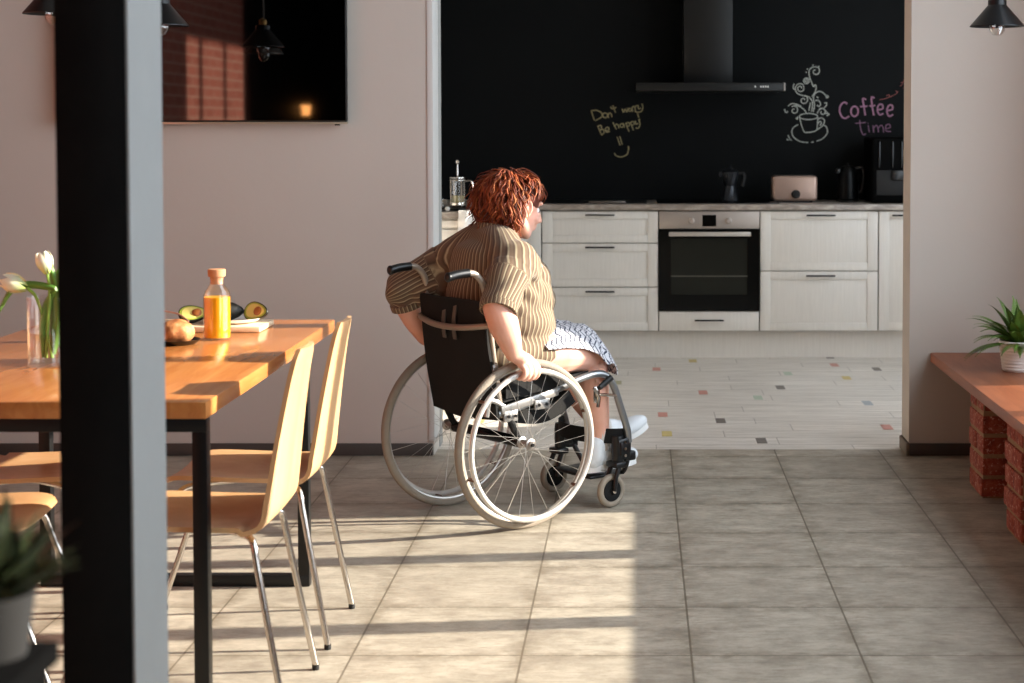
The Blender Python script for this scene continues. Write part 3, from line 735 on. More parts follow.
# ------------------------------------------------------------------ TV
tv = thing('television', 'large flat black television on the pale wall', 'television')
MB().box(-2.433, -1.218, 7.105, 7.135, 1.419, 2.11, .004).obj('housing', M_satin, tv)
MB().box(-2.428, -1.223, 7.1035, 7.1045, 1.426, 2.104).obj('screen', NT('glossy_screen').P(color=(.16, .155, .15), metal=1.0, rough=.03).m, tv)
MB().box(-2.434, -1.216, 7.101, 7.132, 1.410, 1.4185, .001).obj('bottom_trim', plain('champagne_trim', 'c2b59f', .3, .6), tv)
for a, b in ((-2.06, -2.02), (-1.27, -1.25)): MB().box(a, b, 7.11, 7.13, 1.404, 1.4095).obj('bracket_foot', M_satin, tv)
MB().box(-2.1, -1.5, 7.136, 7.152, 1.6, 1.95).obj('wall_mount', M_satin, tv)

# ------------------------------------------------------------------ pendant lamps
def pendant(label, x, y, z, r):
    t = thing('pendant_lamp', label, 'lamp', (x, y, z), group='black cone pendant lamps')
    h = r*.80
    MB().lathe([(r, 0), (r*1.0, .003), (r*.34, h), (r*.34, h+.018), (r*.30, h+.022), (.012, h+.024), (.012, h+.018), (r*.28, h), (r*.97, .002)], seg=48, cap=False).obj('lamp_shade', plain('lamp_black', '101214', .35, .2), t)
    MB().lathe([(.0, -.036), (.016, -.033), (.029, -.016), (.031, .004), (.024, .025), (.013, .045), (.012, .06), (0, .06)], seg=24, cap=False).obj('bulb', M_bulb, t)
    MB().lathe([(0, .055), (.015, .055), (.015, .1), (.018, h+.02), (.018, h+.045), (.006, h+.055), (0, h+.056)], seg=20, cap=False).obj('socket', plain('brass_socket', 'a5824e', .35, .8), t)
    MB().tube([(0, 0, h+.05), (0, 0, ZC-z-.02)], .003, 8).obj('cord', M_rubber, t)
    MB().lathe([(0, ZC-z-.001), (.05, ZC-z-.001), (.05, ZC-z-.02), (.01, ZC-z-.03), (0, ZC-z-.03)], seg=24, cap=False).obj('ceiling_rose', M_satin, t)
pendant('black cone pendant lamp with clear bulb at top right', 1.39, 6.55, 1.785, .104)
pendant('black cone pendant lamp before the television, right of the pillar', -1.755, 6.25, 1.771, .101)
pendant('black cone pendant lamp whose tip shows left of the pillar', -1.905, 5.55, 1.768, .100)
# warm sconce behind the viewer, seen only mirrored in the screen
t = thing('wall_sconce', 'small warm lit sconce, seen only as an orange glow mirrored in the television', 'lamp', (XL+.06, -2.35, 1.50))
MB().lathe([(0, 0), (.04, 0), (.05, .1), (0, .1)], seg=20, cap=False).obj('lamp_shade', NT('warm_lit_shade').P(color=lin('e0a060'), em=(1.0, .42, .12), ems=5.0).m, t)
MB().box(-.058, -.03, -.03, .03, .02, .08).obj('backplate', M_satin, t)

# ------------------------------------------------------------------ dining table
t = thing('dining_table', 'orange brown wooden dining table on black steel frame legs', 'table')
MB().box(-1.925, -.997, 3.888, 5.555, .726, .765, .002).obj('tabletop', M_table, t)
for (y, ) in ((3.9105,), (5.115,)):
    for x in (-1.80, -1.015):
        MB().box(x-.0170, x+.0170, y-.0175, y+.0175, .036, .694, .001).obj('leg', M_blackmetal, t)
    MB().box(-1.817, -.998, y-.0175, y+.0175, 0.001, .0355, .001).obj('foot_bar', M_blackmetal, t)
    MB().box(-1.817, -.998, y-.0175, y+.0175, .6945, .7255, .001).obj('top_bar', M_blackmetal, t)

# ------------------------------------------------------------------ chairs
def shell_point(s, w):
    """side profile: s in [0,1] from front edge to back top; local +x = front"""
    prof = [(.205, .436), (.19, .447), (.14, .452), (.0, .447), (-.11, .445), (-.155, .448), (-.185, .463), (-.198, .49), (-.205, .53), (-.222, .65), (-.245, .79), (-.262, .868)]
    return prof
def make_chair(label):
    root = thing('dining_chair', label, 'chair', group='plywood chairs around the table')
    prof = np.array(spline([(a, 0, b) for a, b in shell_point(0, 0)], 77))[:, [0, 2]]
    d = np.r_[0, np.cumsum(np.hypot(*np.diff(prof, axis=0).T))]; d /= d[-1]
    def at(s): return np.interp(s, d, prof[:, 0]), np.interp(s, d, prof[:, 1])
    def surf(s, v):
        x, z = at(s)
        hw = interp(s, (0, .03, .08, .2, .42, .5, .55, .9, .97, 1), (.150, .176, .187, .191, .190, .187, .184, .120, .106, .080))
        c = (v-.5)*2
        z2 = z+(.010*c*c if s < .42 else 0)
        x2 = x+.010*c*c*min(1, max(0, (s-.42)/.13))
        return (x2, c*hw, z2)
    sp = .47
    MB().grid(lambda u, v: surf(u*sp, v), 34, 17, .012).obj('seat', M_ply, root)
    MB().grid(lambda u, v: surf(sp+.0005+u*(1-sp-.0005), v), 34, 17, .012).obj('backrest', M_ply, root)
    for sx, sy in ((1, 1), (1, -1), (-1, 1), (-1, -1)):
        fx = .315 if sx > 0 else -.235
        kx = .165 if sx > 0 else -.155
        leg = MB().tube(spline([(.0, sy*.03, .430), (kx*.4, sy*.07, .430), (kx*.8, sy*.125, .430), (kx*.97, sy*.150, .424), (kx+(fx-kx)*.06, sy*.162, .405), (kx+(fx-kx)*.14, sy*.166, .37), (kx+(fx-kx)*.40, sy*.174, .26), (kx+(fx-kx)*.7, sy*.183, .135), (fx, sy*.192, .012)], 56), .0085, 12).obj('leg', M_chair_leg, root)
        MB().lathe([(0, 0), (.009, 0), (.0095, .003), (.0095, .014), (0, .014)], (fx, sy*.192, .0005), 14, cap=False).obj('rubber_foot', M_rubber, leg)
    MB().box(-.06, .08, -.05, .05, .428, .437, .002).obj('mounting_plate', M_blackmetal, root)
    return root
ch = make_chair('pale plywood chair nearest the viewer, right side of the table')
ch.location = (-1.065, 4.122, 0); ch.rotation_euler.z = PI
for x, y, rz, lab in ((-1.065, 4.675, PI, 'pale plywood chair farther back, right side of the table'),
                  (-1.675, 4.10, 0.03, 'plywood chair left of the table, rounded front edge lit, nearer'),
                  (-1.685, 4.66, 0.0, 'plywood chair left of the table, straight seat edge, farther back')):
    c = copy_tree(ch); c.location = (x, y, 0); c.rotation_euler.z = rz; c['label'] = lab

# ------------------------------------------------------------------ things on the table
TZ = .7655
def juice_mat():
    t = NT('orange_juice'); t.P(color=lin('ffb414'), rough=.3, sss=.15); t.b.inputs['Subsurface Radius'].default_value = (.03, .015, .003); return t.m
t = thing('juice_bottle', 'glass bottle of orange juice closed with a cork', 'bottle', (-1.255, 5.035, TZ))
MB().lathe([(0, 0), (.036, 0), (.0405, .005), (.041, .13), (.036, .147), (.0225, .164), (.020, .180), (.0215, .188), (.0195, .188), (.018, .18), (.0205, .164), (.034, .146), (.039, .13), (.0385, .007), (0, .005)], seg=40, cap=False).obj('bottle_glass', M_glass, t)
MB().lathe([(0, .0055), (.0380, .0075), (.0385, .128), (0, .128)], seg=40, cap=False).obj('juice', juice_mat(), t)
MB().lathe([(0, .166), (.0178, .166), (.0195, .188), (.0255, .189), (.0265, .209), (.024, .211), (0, .211)], seg=32, cap=False).obj('cork', plain('cork', 'c08a62', .8, 0, .15, 80), t)
t = thing('serving_board', 'pale rectangular wooden board behind the juice bottle', 'board')
MB().box(-1.56, -1.165, 5.20, 5.41, TZ, TZ+.018, .004).obj('board', M_board, t)
BZ = TZ+.0185
t = tag(MB().lathe([(0, .001), (.05, .001), (.075, .006), (.088, .014), (.090, .016), (.087, .0165), (.07, .009), (.045, .0045), (0, .0045)], (-1.27, 5.31, BZ), 40, cap=False).obj('plate', plain('white_plate', 'ece8e2', .25, 0, .02)), 'white plate on the wooden board under the avocados', 'plate')
def avocado(label, x, y, z, rz, tilt, cut):
    t = thing('avocado_half' if cut else 'avocado', label, 'avocado', (x, y, z), rz)
    Mt = Matrix.Rotation(tilt, 4, 'X')
    b = bmesh.new(); bmesh.ops.create_icosphere(b, subdivisions=4, radius=1)
    for v in b.verts:
        q = v.co.x; w = .030*(1-.28*q); v.co = Vector((v.co.x*.047, v.co.y*w, v.co.z*w*(1+.02*math.sin(40*q))))
    if cut:
        g = bmesh.ops.bisect_plane(b, geom=b.verts[:]+b.edges[:]+b.faces[:], plane_co=(0, 0, 0.002), plane_no=(0, 0, 1), clear_outer=True)
        bmesh.ops.edgeloop_fill(b, edges=[e for e in g['geom_cut'] if isinstance(e, bmesh.types.BMEdge)])
    bmesh.ops.transform(b, matrix=Mt, verts=b.verts[:])
    m = MB(); m.merge(b); m.obj('skin', plain('avocado_skin', '14150e', .5, 0, .4, 60, .5, 120), t)
    if cut:
        f = MB(); pts = []
        for k in range(40):
            a = 2*PI*k/40; q = math.cos(a); pts.append((q*.043, math.sin(a)*.0268*(1-.28*q)))
        def disc(sc, z0, z1, mm, nm):
            mb = MB(); lo = [mb.bm.verts.new(Mt @ Vector((p[0]*sc, p[1]*sc, z0))) for p in pts]; hi = [mb.bm.verts.new(Mt @ Vector((p[0]*sc, p[1]*sc, z1))) for p in pts]
            mb.bm.faces.new(lo[::-1]); mb.bm.faces.new(hi)
            for k in range(40): mb.bm.faces.new((lo[k], lo[(k+1) % 40], hi[(k+1) % 40], hi[k]))
            return mb.obj(nm, mm, t, smooth=40)
        disc(1.0, .0022, .0035, plain('avocado_green', '9aa83e', .4), 'flesh_rim')
        disc(.84, .0036, .0042, plain('avocado_yellow', 'dccb72', .4), 'flesh')
        MB().ell(Mt @ Vector((.010, 0, .0045)), (.015, .015, .006), Mt.to_3x3().to_4x4()).obj('stone_hollow', plain('avocado_stone', '9a5a26', .5), t)
    return t
avocado('dark whole avocado lying on the white plate', -1.290, 5.325, BZ+.034, .15, 0, False)
avocado('cut avocado half with yellow flesh facing out, right on the plate', -1.200, 5.305, BZ+.036, -.5, 1.15, True)
avocado('cut avocado half left of the juice bottle on the board', -1.395, 5.30, BZ+.030, .3, .8, True)
sp = MB().tube(spline([(-1.49, 5.285, BZ+.040), (-1.44, 5.285, BZ+.030), (-1.40, 5.26, BZ+.010)], 14), .003, 8)
sp.ell((-1.503, 5.283, BZ+.043), (.020, .013, .005))
tag(sp.obj('spoon', plain('rose_metal', 'c99a8a', .3, .6)), 'rosy metal spoon resting at the left of the board', 'spoon')
t = tag(MB().lathe([(0, 0), (.05, 0), (.062, .010), (.066, .014), (.063, .0145), (.048, .005), (0, .005)], (-1.345, 4.93, TZ), 36, cap=False).obj('small_plate', M_satin), 'small black plate under the bread roll', 'plate')
bl = MB().ell((0, 0, 0), (.054, .050, .038), sub=4)
for v in bl.bm.verts:
    v.co *= 1+.03*math.sin(v.co.x*90+v.co.y*70)+.02*math.sin(v.co.y*150); v.co.z = max(v.co.z, -.028)
def bread_mat():
    t = NT('bread_crust'); n = t.noise(t.obj(), 38, 5); t.P(color=t.ramp(n, [(.35, lin('9a5a30')), (.55, lin('c5854e')), (.75, lin('e0b080'))]), rough=.7); t.bump(n, .6, .006); return t.m
tag(bl.obj('bread_roll', bread_mat(), loc=(-1.348, 4.925, TZ+.0345)), 'round crusty bread roll right beside the pillar', 'bread')

vs = thing('glass_vase', 'clear glass vase of water on the table left of the pillar', 'vase', (-1.568, 4.485, TZ))
MB().lathe([(0, 0), (.050, 0), (.053, .004), (.055, .185), (.0525, .185), (.0505, .012), (0, .010)], seg=40, cap=False).obj('vase_glass', M_glass, vs)
MB().lathe([(0, .0105), (.0502, .0125), (.0512, .09), (0, .09)], seg=40, cap=False).obj('water', M_water, vs)
def plant_mat(name, c1, c2, z0, z1):
    t = NT(name); v = t.n('ShaderNodeAttribute', attribute_name='u').outputs['Fac']
    t.P(color=t.mix(v, lin(c1), lin(c2)), rough=.5, sss=.1); return t.m
M_stem = plain('tulip_stem', '7fa23e', .5, 0, .15)
M_tleaf = plain('tulip_leaf', '5d8a36', .5, 0, .25, 20)
M_pet = plant_mat('tulip_petal', '9cb04e', 'ecebd2', 0, 1)
def tulip(label, path, sc, tipdir, leaves):
    t = thing('tulip', label, 'flower', (-1.568, 4.485, TZ), group='white tulips in the glass vase')
    MB().tube(spline(path, 26), .0045, 8).obj('stem', M_stem, t)
    d = Vector(tipdir).normalized(); q = d.to_track_quat('Z', 'Y').to_matrix().to_4x4(); base = Vector(path[-1])
    for k in range(6):
        a = k*PI/3; inner = k % 2
        def pet(u, v):
            w = math.sin(PI*min(1, u*.93+.05))**.7*.55; ph = a+(v-.5)*2*w
            rr = (.020 if inner else .023)*math.sin(PI*min(.92, .12+u*.62))*sc; z = u*.060*sc
            return base+(q @ Vector((rr*math.cos(ph), rr*math.sin(ph), z)))
        o = MB().grid(pet, 12, 7, .0012).obj('petal', M_pet, t)
        uu = np.repeat(np.linspace(0, 1, 12)[:, None], 7, 1).ravel(); attr(o.data, 'u', np.clip(np.r_[uu, uu]*1.6, 0, 1))
    for lp, w in leaves:
        P = spline(lp, 20); P = [Vector(p) for p in P]; n = len(P)
        def lf(u, v):
            i = min(n-1, int(u*(n-1)+.5)); p = P[i]; tdir = (P[min(i+1, n-1)]-P[max(i-1, 0)]).normalized()
            s_ = tdir.cross(Vector((.3, 1, .2))).normalized(); c = (v-.5)*2; ww = w*math.sin(PI*(.08+.90*u))**.8
            return p+s_*c*ww+Vector((0, 1, 0)).cross(s_)*0+Vector((0, .01*c*c, 0))
        MB().grid(lf, n, 7, .0015).obj('leaf', M_tleaf, t)
tulip('white tulip drooping over the vase rim towards the left frame edge', [(.01, 0, .02), (-.01, .01, .10), (-.03, 0, .18), (-.055, 0, .207)], 1.15, (-1, 0, .35), [([(-.0, 0, .19), (.02, -.01, .205), (-.05, 0, .215), (-.10, 0, .20), (-.14, 0, .13)], .010)])
tulip('pale tulip bud standing upright in the vase against the pillar', [(-.01, .01, .02), (.0, 0, .12), (.005, 0, .20), (.0, 0, .245)], 1.0, (-.25, 0, 1), [([(.01, 0, .03), (.018, 0, .12), (.02, 0, .2), (.005, 0, .27)], .020), ([(.02, .01, .05), (.035, 0, .16), (.03, 0, .24), (.06, .01, .25)], .018)])
tulip('small white tulip leaning behind the pillar in the vase', [(.0, .02, .02), (.02, .01, .12), (.05, 0, .2), (.08, .02, .22)], .9, (.8, .1, .6), [([(-.02, .01, .02), (-.015, 0, .1), (.0, 0, .17), (.04, 0, .215)], .014)])

# ------------------------------------------------------------------ wheelchair (local x = forward, y = its left, z = up)
WM = (-.537, 6.03, 0); WR = math.radians(40)
wc = thing('wheelchair', 'manual wheelchair with pale wheels and black sling back carrying the red-haired person', 'wheelchair', WM, WR)
RW = .297
def ring(R0, y, r, seg=10, n=72, cx=0, cz=RW, flat=1.0):
    return [(cx+R0*math.cos(2*PI*k/n), y, cz+R0*math.sin(2*PI*k/n)) for k in range(n)]
for sd in (-1, 1):
    Y = sd*.235
    rim = MB().tube(ring(.272, Y, 0), .0115, 8, closed=True, flat=.8, up=(0, 1, 0)).obj('rear_wheel', M_rim, wc)
    tm = MB(); n = 120
    tm.tube([(.2815*math.cos(2*PI*k/n), Y, RW+.2815*math.sin(2*PI*k/n)) for k in range(n)], .0152, 12, closed=True)
    tm.obj('tyre', M_tyre, rim)
    hr = MB().tube(ring(.258, Y+sd*.040, 0), .0098, 10, closed=True).obj('handrim', M_handrim, rim)
    for k in range(6):
        a = 2*PI*k/6+.35
        MB().box(-.006, .006, -.022, .022, -.004, .004, .001, M=Matrix.Translation((.264*math.cos(a), Y+sd*.021, RW+.264*math.sin(a))) @ Matrix.Rotation(-a, 4, 'Y')).obj('handrim_tab', M_brass, hr)
    MB().lathe([(0, -.034), (.009, -.034), (.010, -.029), (.021, -.027), (.021, -.024), (.013, -.021), (.013, .021), (.021, .024), (.021, .027), (.013, .029), (.012, .036), (0, .036)],
               seg=24, cap=False, M=Matrix.Translation((0, Y, RW)) @ Matrix.Rotation(-sd*PI/2, 4, 'X')).obj('hub', M_steel, rim)
    NS = 26
    for k in range(NS):
        a = 2*PI*k/NS; side = .024 if k % 2 else -.024; tw = .55*(1 if (k//2) % 2 else -1)
        MB().tube([(.025*math.cos(a+tw*1.6), Y+side, RW+.025*math.sin(a+tw*1.6)), (.268*math.cos(a), Y, RW+.268*math.sin(a))], .0009, 5).obj('spoke', M_spoke, rim)
    # caster
    cx, cy, cr = .43, sd*.174, .062
    cw = MB().tube(ring(cr-.0125, cy, 0, n=40, cx=cx, cz=cr), .0125, 12, closed=True).obj('caster_wheel', M_caster, wc)
    MB().lathe([(0, -.011), (.038, -.011), (.040, -.004), (.040, .004), (.038, .011), (.014, .013), (.012, .018), (0, .018)], seg=28, cap=False,
               M=Matrix.Translation((cx, cy, cr)) @ Matrix.Rotation(-sd*PI/2, 4, 'X')).obj('caster_hub', M_uph, cw)
    MB().lathe([(0, 0), (.008, 0), (.009, .004), (.004, .008), (0, .008)], seg=14, cap=False, M=Matrix.Translation((cx, cy+sd*.020, cr)) @ Matrix.Rotation(-sd*PI/2, 4, 'X')).obj('axle_bolt', M_chrome, cw)
    fk = MB()
    for q in (-1, 1):
        fk.tube([(cx, cy+q*.0225, cr), (cx+.004, cy+q*.0235, cr+.05), (cx+.022, cy+q*.022, cr+.092)], [.008, .009, .010], 8, flat=1)
    fk.box(cx+.0, cx+.05, cy-.033, cy+.033, .146, .168, .006)
    fk.obj('caster_fork', M_grip, wc)
    blk = MB().box(-.026, .028, -.024, .024, -.040, .040, .008, M=Matrix.Translation((.478, cy, .213)) @ Matrix.Rotation(-.12, 4, 'Y')).box(.485, .535, cy-.02, cy+.02, .165, .20, .006).box(.455, .465, cy-sd*.0-.03, cy+.03, .19, .24, .002)
    blk.lathe([(0, .262), (.02, .262), (.022, .25), (.022, .16), (.0, .16)], (.462, cy, 0), 16, cap=False)
    cb = blk.obj('caster_housing', M_grip, wc)
    for bz in (.19, .215, .24):
        MB().lathe([(0, 0), (.006, 0), (.006, .004), (0, .004)], seg=10, cap=False, M=Matrix.Translation((.476, cy+sd*.026, bz)) @ Matrix.Rotation(-sd*PI/2, 4, 'X')).obj('bolt', M_chrome, cb)
    # frame tubes
    yf = sd*.19
    MB().tube(spline([(-.09, yf, .405), (.03, yf, .425), (.16, yf, .462), (.27, yf, .492), (.345, yf, .503), (.395, yf, .492), (.43, yf, .45), (.462, yf, .37), (.492, yf, .29), (.505, yf*.97, .235)], 64), .0135, 12).obj('frame_tube', M_frame, wc)
    MB().tube(spline([(.505, yf*.97, .23), (.52, yf*.85, .17), (.53, yf*.7, .125), (.53, yf*.62, .108)], 20), .010, 10).obj('footrest_hanger', M_grip, wc)
    MB().box(-.085, .165, -.006, .006, -.014, .014, .003, M=Matrix.Translation((0, sd*.203, .432)) @ Matrix.Rotation(-.17, 4, 'Y')).obj('side_rail', M_bframe, wc)
    MB().box(.055, .12, sd*.209-.005, sd*.209+.005, .405, .44, .004).obj('bracket', M_bframe, wc)
    pb = MB().box(-.075, -.015, sd*.205-.005, sd*.205+.005, .375, .415, .004).obj('bracket', M_bframe, wc)
    for bx, bz in ((-.06, .395), (-.03, .395), (.07, .422), (.105, .422)):
        MB().lathe([(0, 0), (.006, 0), (.0055, .005), (0, .005)], seg=10, cap=False, M=Matrix.Translation((bx, sd*.2145, bz)) @ Matrix.Rotation(-sd*PI/2, 4, 'X')).obj('bolt', M_satin, pb)
    MB().tube([(-.045, sd*.2, .38), (-.02, sd*.2, .33), (-.0, sd*.196, RW)], .012, 8).obj('axle_strut', M_uph, wc)
    # curved clothes guard behind the wheel
    if sd < 0: MB().tube(spline([(-.14, sd*.195, .40), (-.125, sd*.196, .455), (-.07, sd*.196, .43), (-.045, sd*.196, .405)], 20), .0095, 8).obj('guard_tube', M_bframe, wc)
    MB().grid(lambda u, v: (-.06+.28*u, sd*.198+.004*math.sin(PI*u), .455+.02*u+(.085*math.sin(PI*min(1, .25+u*.75))**.6)*v), 20, 6, .003).obj('side_guard', M_uph, wc)
    # back post, push handle
    po = MB().tube(spline([(-.070, sd*.184, .39), (-.095, sd*.184, .55), (-.120, sd*.184, .72), (-.133, sd*.184, .80), (-.138, sd*.184, .835), (-.152, sd*.184, .870), (-.180, sd*.184, .896), (-.215, sd*.184, .901), (-.24, sd*.184, .899)], 56), .0115, 12).obj('back_post', M_bar, wc)
    g_ = MB().tube(spline([(-.205, sd*.184, .901), (-.25, sd*.184, .898), (-.288, sd*.184, .891)], 20), .0155, 14)
    g_.ell((-.288, sd*.184, .891), (.010, .018, .018), sub=2)
    g_.obj('push_grip', M_grip, wc)
    MB().box(-.145, -.120, sd*.184+sd*.012, sd*.184+sd*.026, .735, .80, .003).obj('post_clip', plain('white_clip', 'd5d2cd', .4), wc)
    MB().box(-.118, -.095, sd*.199-.006, sd*.199+.006, .52, .58, .003).obj('post_bracket', M_bframe, wc)
    # brake
    bk = MB().tube([(.325, sd*.207, .455), (.345, sd*.21, .42), (.34, sd*.21, .385)], .007, 8).box(.325, .352, sd*.205-.004, sd*.205+.004, .40, .46, .003).tube([(.34, sd*.205, .43), (.44, sd*.195, .415)], .006, 8).obj('brake', M_chrome, wc)
    MB().tube([(.345, sd*.212, .455), (.40, sd*.213, .487)], [.010, .012], 10).obj('brake_lever', M_grip, bk)
for sd in (-1, 1): MB().lathe([(0, 0), (.007, 0), (.006, .006), (0, .006)], seg=14, cap=False, M=Matrix.Translation((0, sd*.2715, RW)) @ Matrix.Rotation(-sd*PI/2, 4, 'X')).obj('axle_cap', M_satin, wc)
MB().tube([(0, -.205, RW), (0, .205, RW)], .020, 14).obj('axle_tube', M_carbon, wc)
MB().tube(spline([(-.128, -.205, .722), (-.150, -.20, .716), (-.172, -.10, .704), (-.178, 0, .700), (-.172, .10, .704), (-.150, .20, .716), (-.128, .205, .722)], 42), .0112, 10).obj('back_bar', M_bar, wc)
def back_sling(u, v):   # u across, v up
    y = (u-.5)*2*.200; z = .385+.415*v
    fx = interp(z, (.39, .55, .72, .81), (-.078, -.103, -.128, -.140))
    return (fx-.016-.006*math.cos(PI*(u-.5))+.004*math.sin(9*u+5*v), y, z-.012*math.sin(PI*u)*(1-v))
MB().grid(back_sling, 26, 26, .012).obj('backrest_sling', M_uph, wc)
for yy in (-.03, .035):
    MB().grid(lambda u, v: (-.157-.004*math.sin(PI*v)-.0*u, yy+.010*(u-.5)*2+.004*math.sin(5*v), .655+.13*v), 4, 14, .004).obj('back_strap', plain('grey_strap', '5c5650', .8), wc)
def seat_f(u, v):
    x = -.075+.40*u; y = (v-.5)*2*.178; return (x, y, .452+.05*u-.022*math.cos(PI*(v-.5)))
MB().grid(seat_f, 22, 16, .03).obj('seat_cushion', M_uph, wc)
MB().grid(lambda u, v: (.02+.25*u, (v-.5)*2*.15, .385+.04*u-.035*math.sin(PI*u)-.01*math.cos(PI*(v-.5))), 14, 10, .05).obj('under_seat_pouch', M_uph, wc)
MB().grid(lambda u, v: (.497-.115*math.sin(PI*v)**.55, (v-.5)*2*.186, .232+.055*u), 5, 24, .005).obj('calf_strap', M_uph, wc)
MB().box(.38, .545, -.115, .115, .098, .110, .005).obj('footplate', M_grip, wc)

# ------------------------------------------------------------------ the seated woman
body = MB()
def cap(pts, rad, seg=18): body.caps(spline(pts, 5*(len(pts)-1)) if len(pts) > 2 else pts, np.interp(np.linspace(0, 1, (5*(len(pts)-1)//(len(pts)-1))*(len(pts)-1)+1), np.linspace(0, 1, len(rad)), rad) if len(pts) > 2 else rad, seg)
SR = (.005, -.165, .925); ER = (-.142, -.262, .788); WRr = (-.078, -.272, .622)
SL = (-.010, .175, .920); EL = (-.172, .288, .812); WRl = (-.085, .278, .628)
# trunk
body.ell((.065, 0, .575), (.130, .172, .09)); body.ell((.085, 0, .665), (.160, .160, .125)); body.ell((.07, 0, .79), (.150, .165, .14)); body.ell((.035, 0, .90), (.125, .185, .105))
body.ell((.125, -.06, .86), (.085, .075, .075)); body.ell((.125, .06, .86), (.085, .075, .075))
cap([(-.01, -.14, .935), (.02, -.06, .965), (.03, 0, .975), (.02, .06, .965), (-.03, .14, .93)], [.055, .062, .065, .062, .055])
cap([(.025, 0, .95), (.072, 0, 1.02), (.105, 0, 1.075)], [.070, .058, .056])
# arms
cap([SR, ((SR[0]+ER[0])/2+.0, (SR[1]+ER[1])/2-.012, (SR[2]+ER[2])/2+.004), ER], [.058, .053, .044])
cap([ER, (-.122, -.274, .725), (-.100, -.276, .672), WRr], [.050, .053, .043, .030])
cap([SL, ((SL[0]+EL[0])/2, (SL[1]+EL[1])/2+.012, (SL[2]+EL[2])/2+.004), EL], [.058, .053, .044])
cap([EL, (-.148, .292, .745), (-.12, .290, .690), WRl], [.045, .046, .041, .030])
# legs
KR = (.390, -.112, .560); AR = (.437, -.100, .225)
KL = (.428, .095, .552); AL = (.580, .070, .255)
cap([(.05, -.09, .578), (.23, -.115, .583), KR], [.092, .083, .055]); cap([KR, (.396, -.112, .43), (.418, -.105, .33), AR], [.055, .059, .047, .036])
cap([(.05, .09, .578), (.26, .10, .585), KL], [.092, .086, .062]); cap([KL, (.450, .088, .44), (.51, .08, .34), AL], [.060, .057, .045, .034])
cap([AR, (.455, -.098, .175), (.54, -.10, .160)], [.035, .036, .028]); cap([AL, (.60, .07, .205), (.69, .065, .205)], [.035, .036, .028])
# head
HM = Matrix.Translation((.124, -.004, 1.110)) @ Matrix.Rotation(math.radians(-7), 4, 'Z') @ Matrix.Rotation(math.radians(14), 4, 'Y')
def hp(x, y, z): return tuple(HM @ Vector((x, y, z)))
body.ell(hp(-.012, 0, .022), (.097, .077, .092), HM.to_3x3().to_4x4()); body.ell(hp(.035, 0, -.03), (.060, .060, .075), HM.to_3x3().to_4x4())
body.ell(hp(.058, 0, -.083), (.026, .030, .022), HM.to_3x3().to_4x4())
for s_ in (-1, 1):
    cap([hp(.0, s_*.058, -.045), hp(.035, s_*.045, -.078), hp(.062, s_*.012, -.090)], [.022, .019, .016], 12)
    body.ell(hp(.068, s_*.035, -.028), (.022, .024, .022)); body.ell(hp(.074, s_*.03, .030), (.016, .022, .009))
    # ear
    body.ell(hp(-.002, s_*.086, -.005), (.018, .010, .031), (HM.to_3x3() @ Matrix.Rotation(-.15, 3, 'Y')).to_4x4())
    em = [hp(-.002+.017*math.cos(a), s_*.096, -.004+.029*math.sin(a)) for a in np.linspace(-1.9, 2.6, 12)]
    body.tube(em, .0042, 8)
cap([hp(.082, 0, .018), hp(.098, 0, -.008), hp(.107, 0, -.026)], [.009, .010, .012], 12); body.ell(hp(.092, 0, -.030), (.012, .017, .009))
body.ell(hp(.089, 0, -.052), (.010, .021, .0055)); body.ell(hp(.087, 0, -.063), (.010, .018, .0065))
# hands closed over the push rims
def hand(sd, w, rimx, rimz):
    Yc = sd*.275     # rim centre line
    def q(x, y, z): return (x, sd*y, z)
    wx, wz = w[0], w[2]
    # palm over the rim, back of the hand facing up and out
    cap([w, q(wx+.025, .279, wz-.018)], [.027, .028], 14)
    for i, (kx, kz) in enumerate(((.052, .591), (.033, .594), (.013, .593), (-.006, .588))):
        kx += rimx; kz += rimz
        cap([q(wx+.012+.004*(1-i), .276+.002*i, wz-.012), q((wx+kx)/2+.006, .284, (wz+kz)/2+.004), q(kx, .288, kz)], [.018, .0165, .0115], 12)
        L = (.9, 1.0, .95, .78)[i]
        a = q(kx+.001, .290, kz); b = q(kx+.004, .3035, kz-.018*L); c = q(kx+.002, .3045, kz-.037*L); d = q(kx-.003, .291, kz-.055*L); e = q(kx-.006, .276, kz-.056*L)
        cap([a, b, c, d, e], [.0108, .0098, .0092, .0085, .0078], 10)
    # thumb leaves the side of the palm and lies along the inside of the rim
    cap([q(wx+.02, .262, wz-.010), q(wx+.058, .250, wz-.020), q(rimx+.045, .250, .582+rimz-.0), q(rimx+.068, .256, .574+rimz)], [.0155, .0135, .0112, .0090], 12)
hand(-1, WRr, -.052, -.008); hand(1, WRl, -.055, -.008)
me = remesh(body, .0040, 4, .5)
person = mesh_obj('person', me, M_skin)
person.location = WM; person.rotation_euler = (0, 0, WR)
tag(person, 'person with short red hair in a striped shirt, seated in the wheelchair seen from behind', 'person')

# eyes
for s_ in (-1, 1):
    e = MB().ell(hp(.069, s_*.031, .004), (.0125, .0125, .0125)).obj('eye', M_eye, person)
    MB().ell(hp(.0795, s_*.031, .002), (.0035, .006, .006)).obj('iris', plain('iris', '3c2a1c', .2), e)

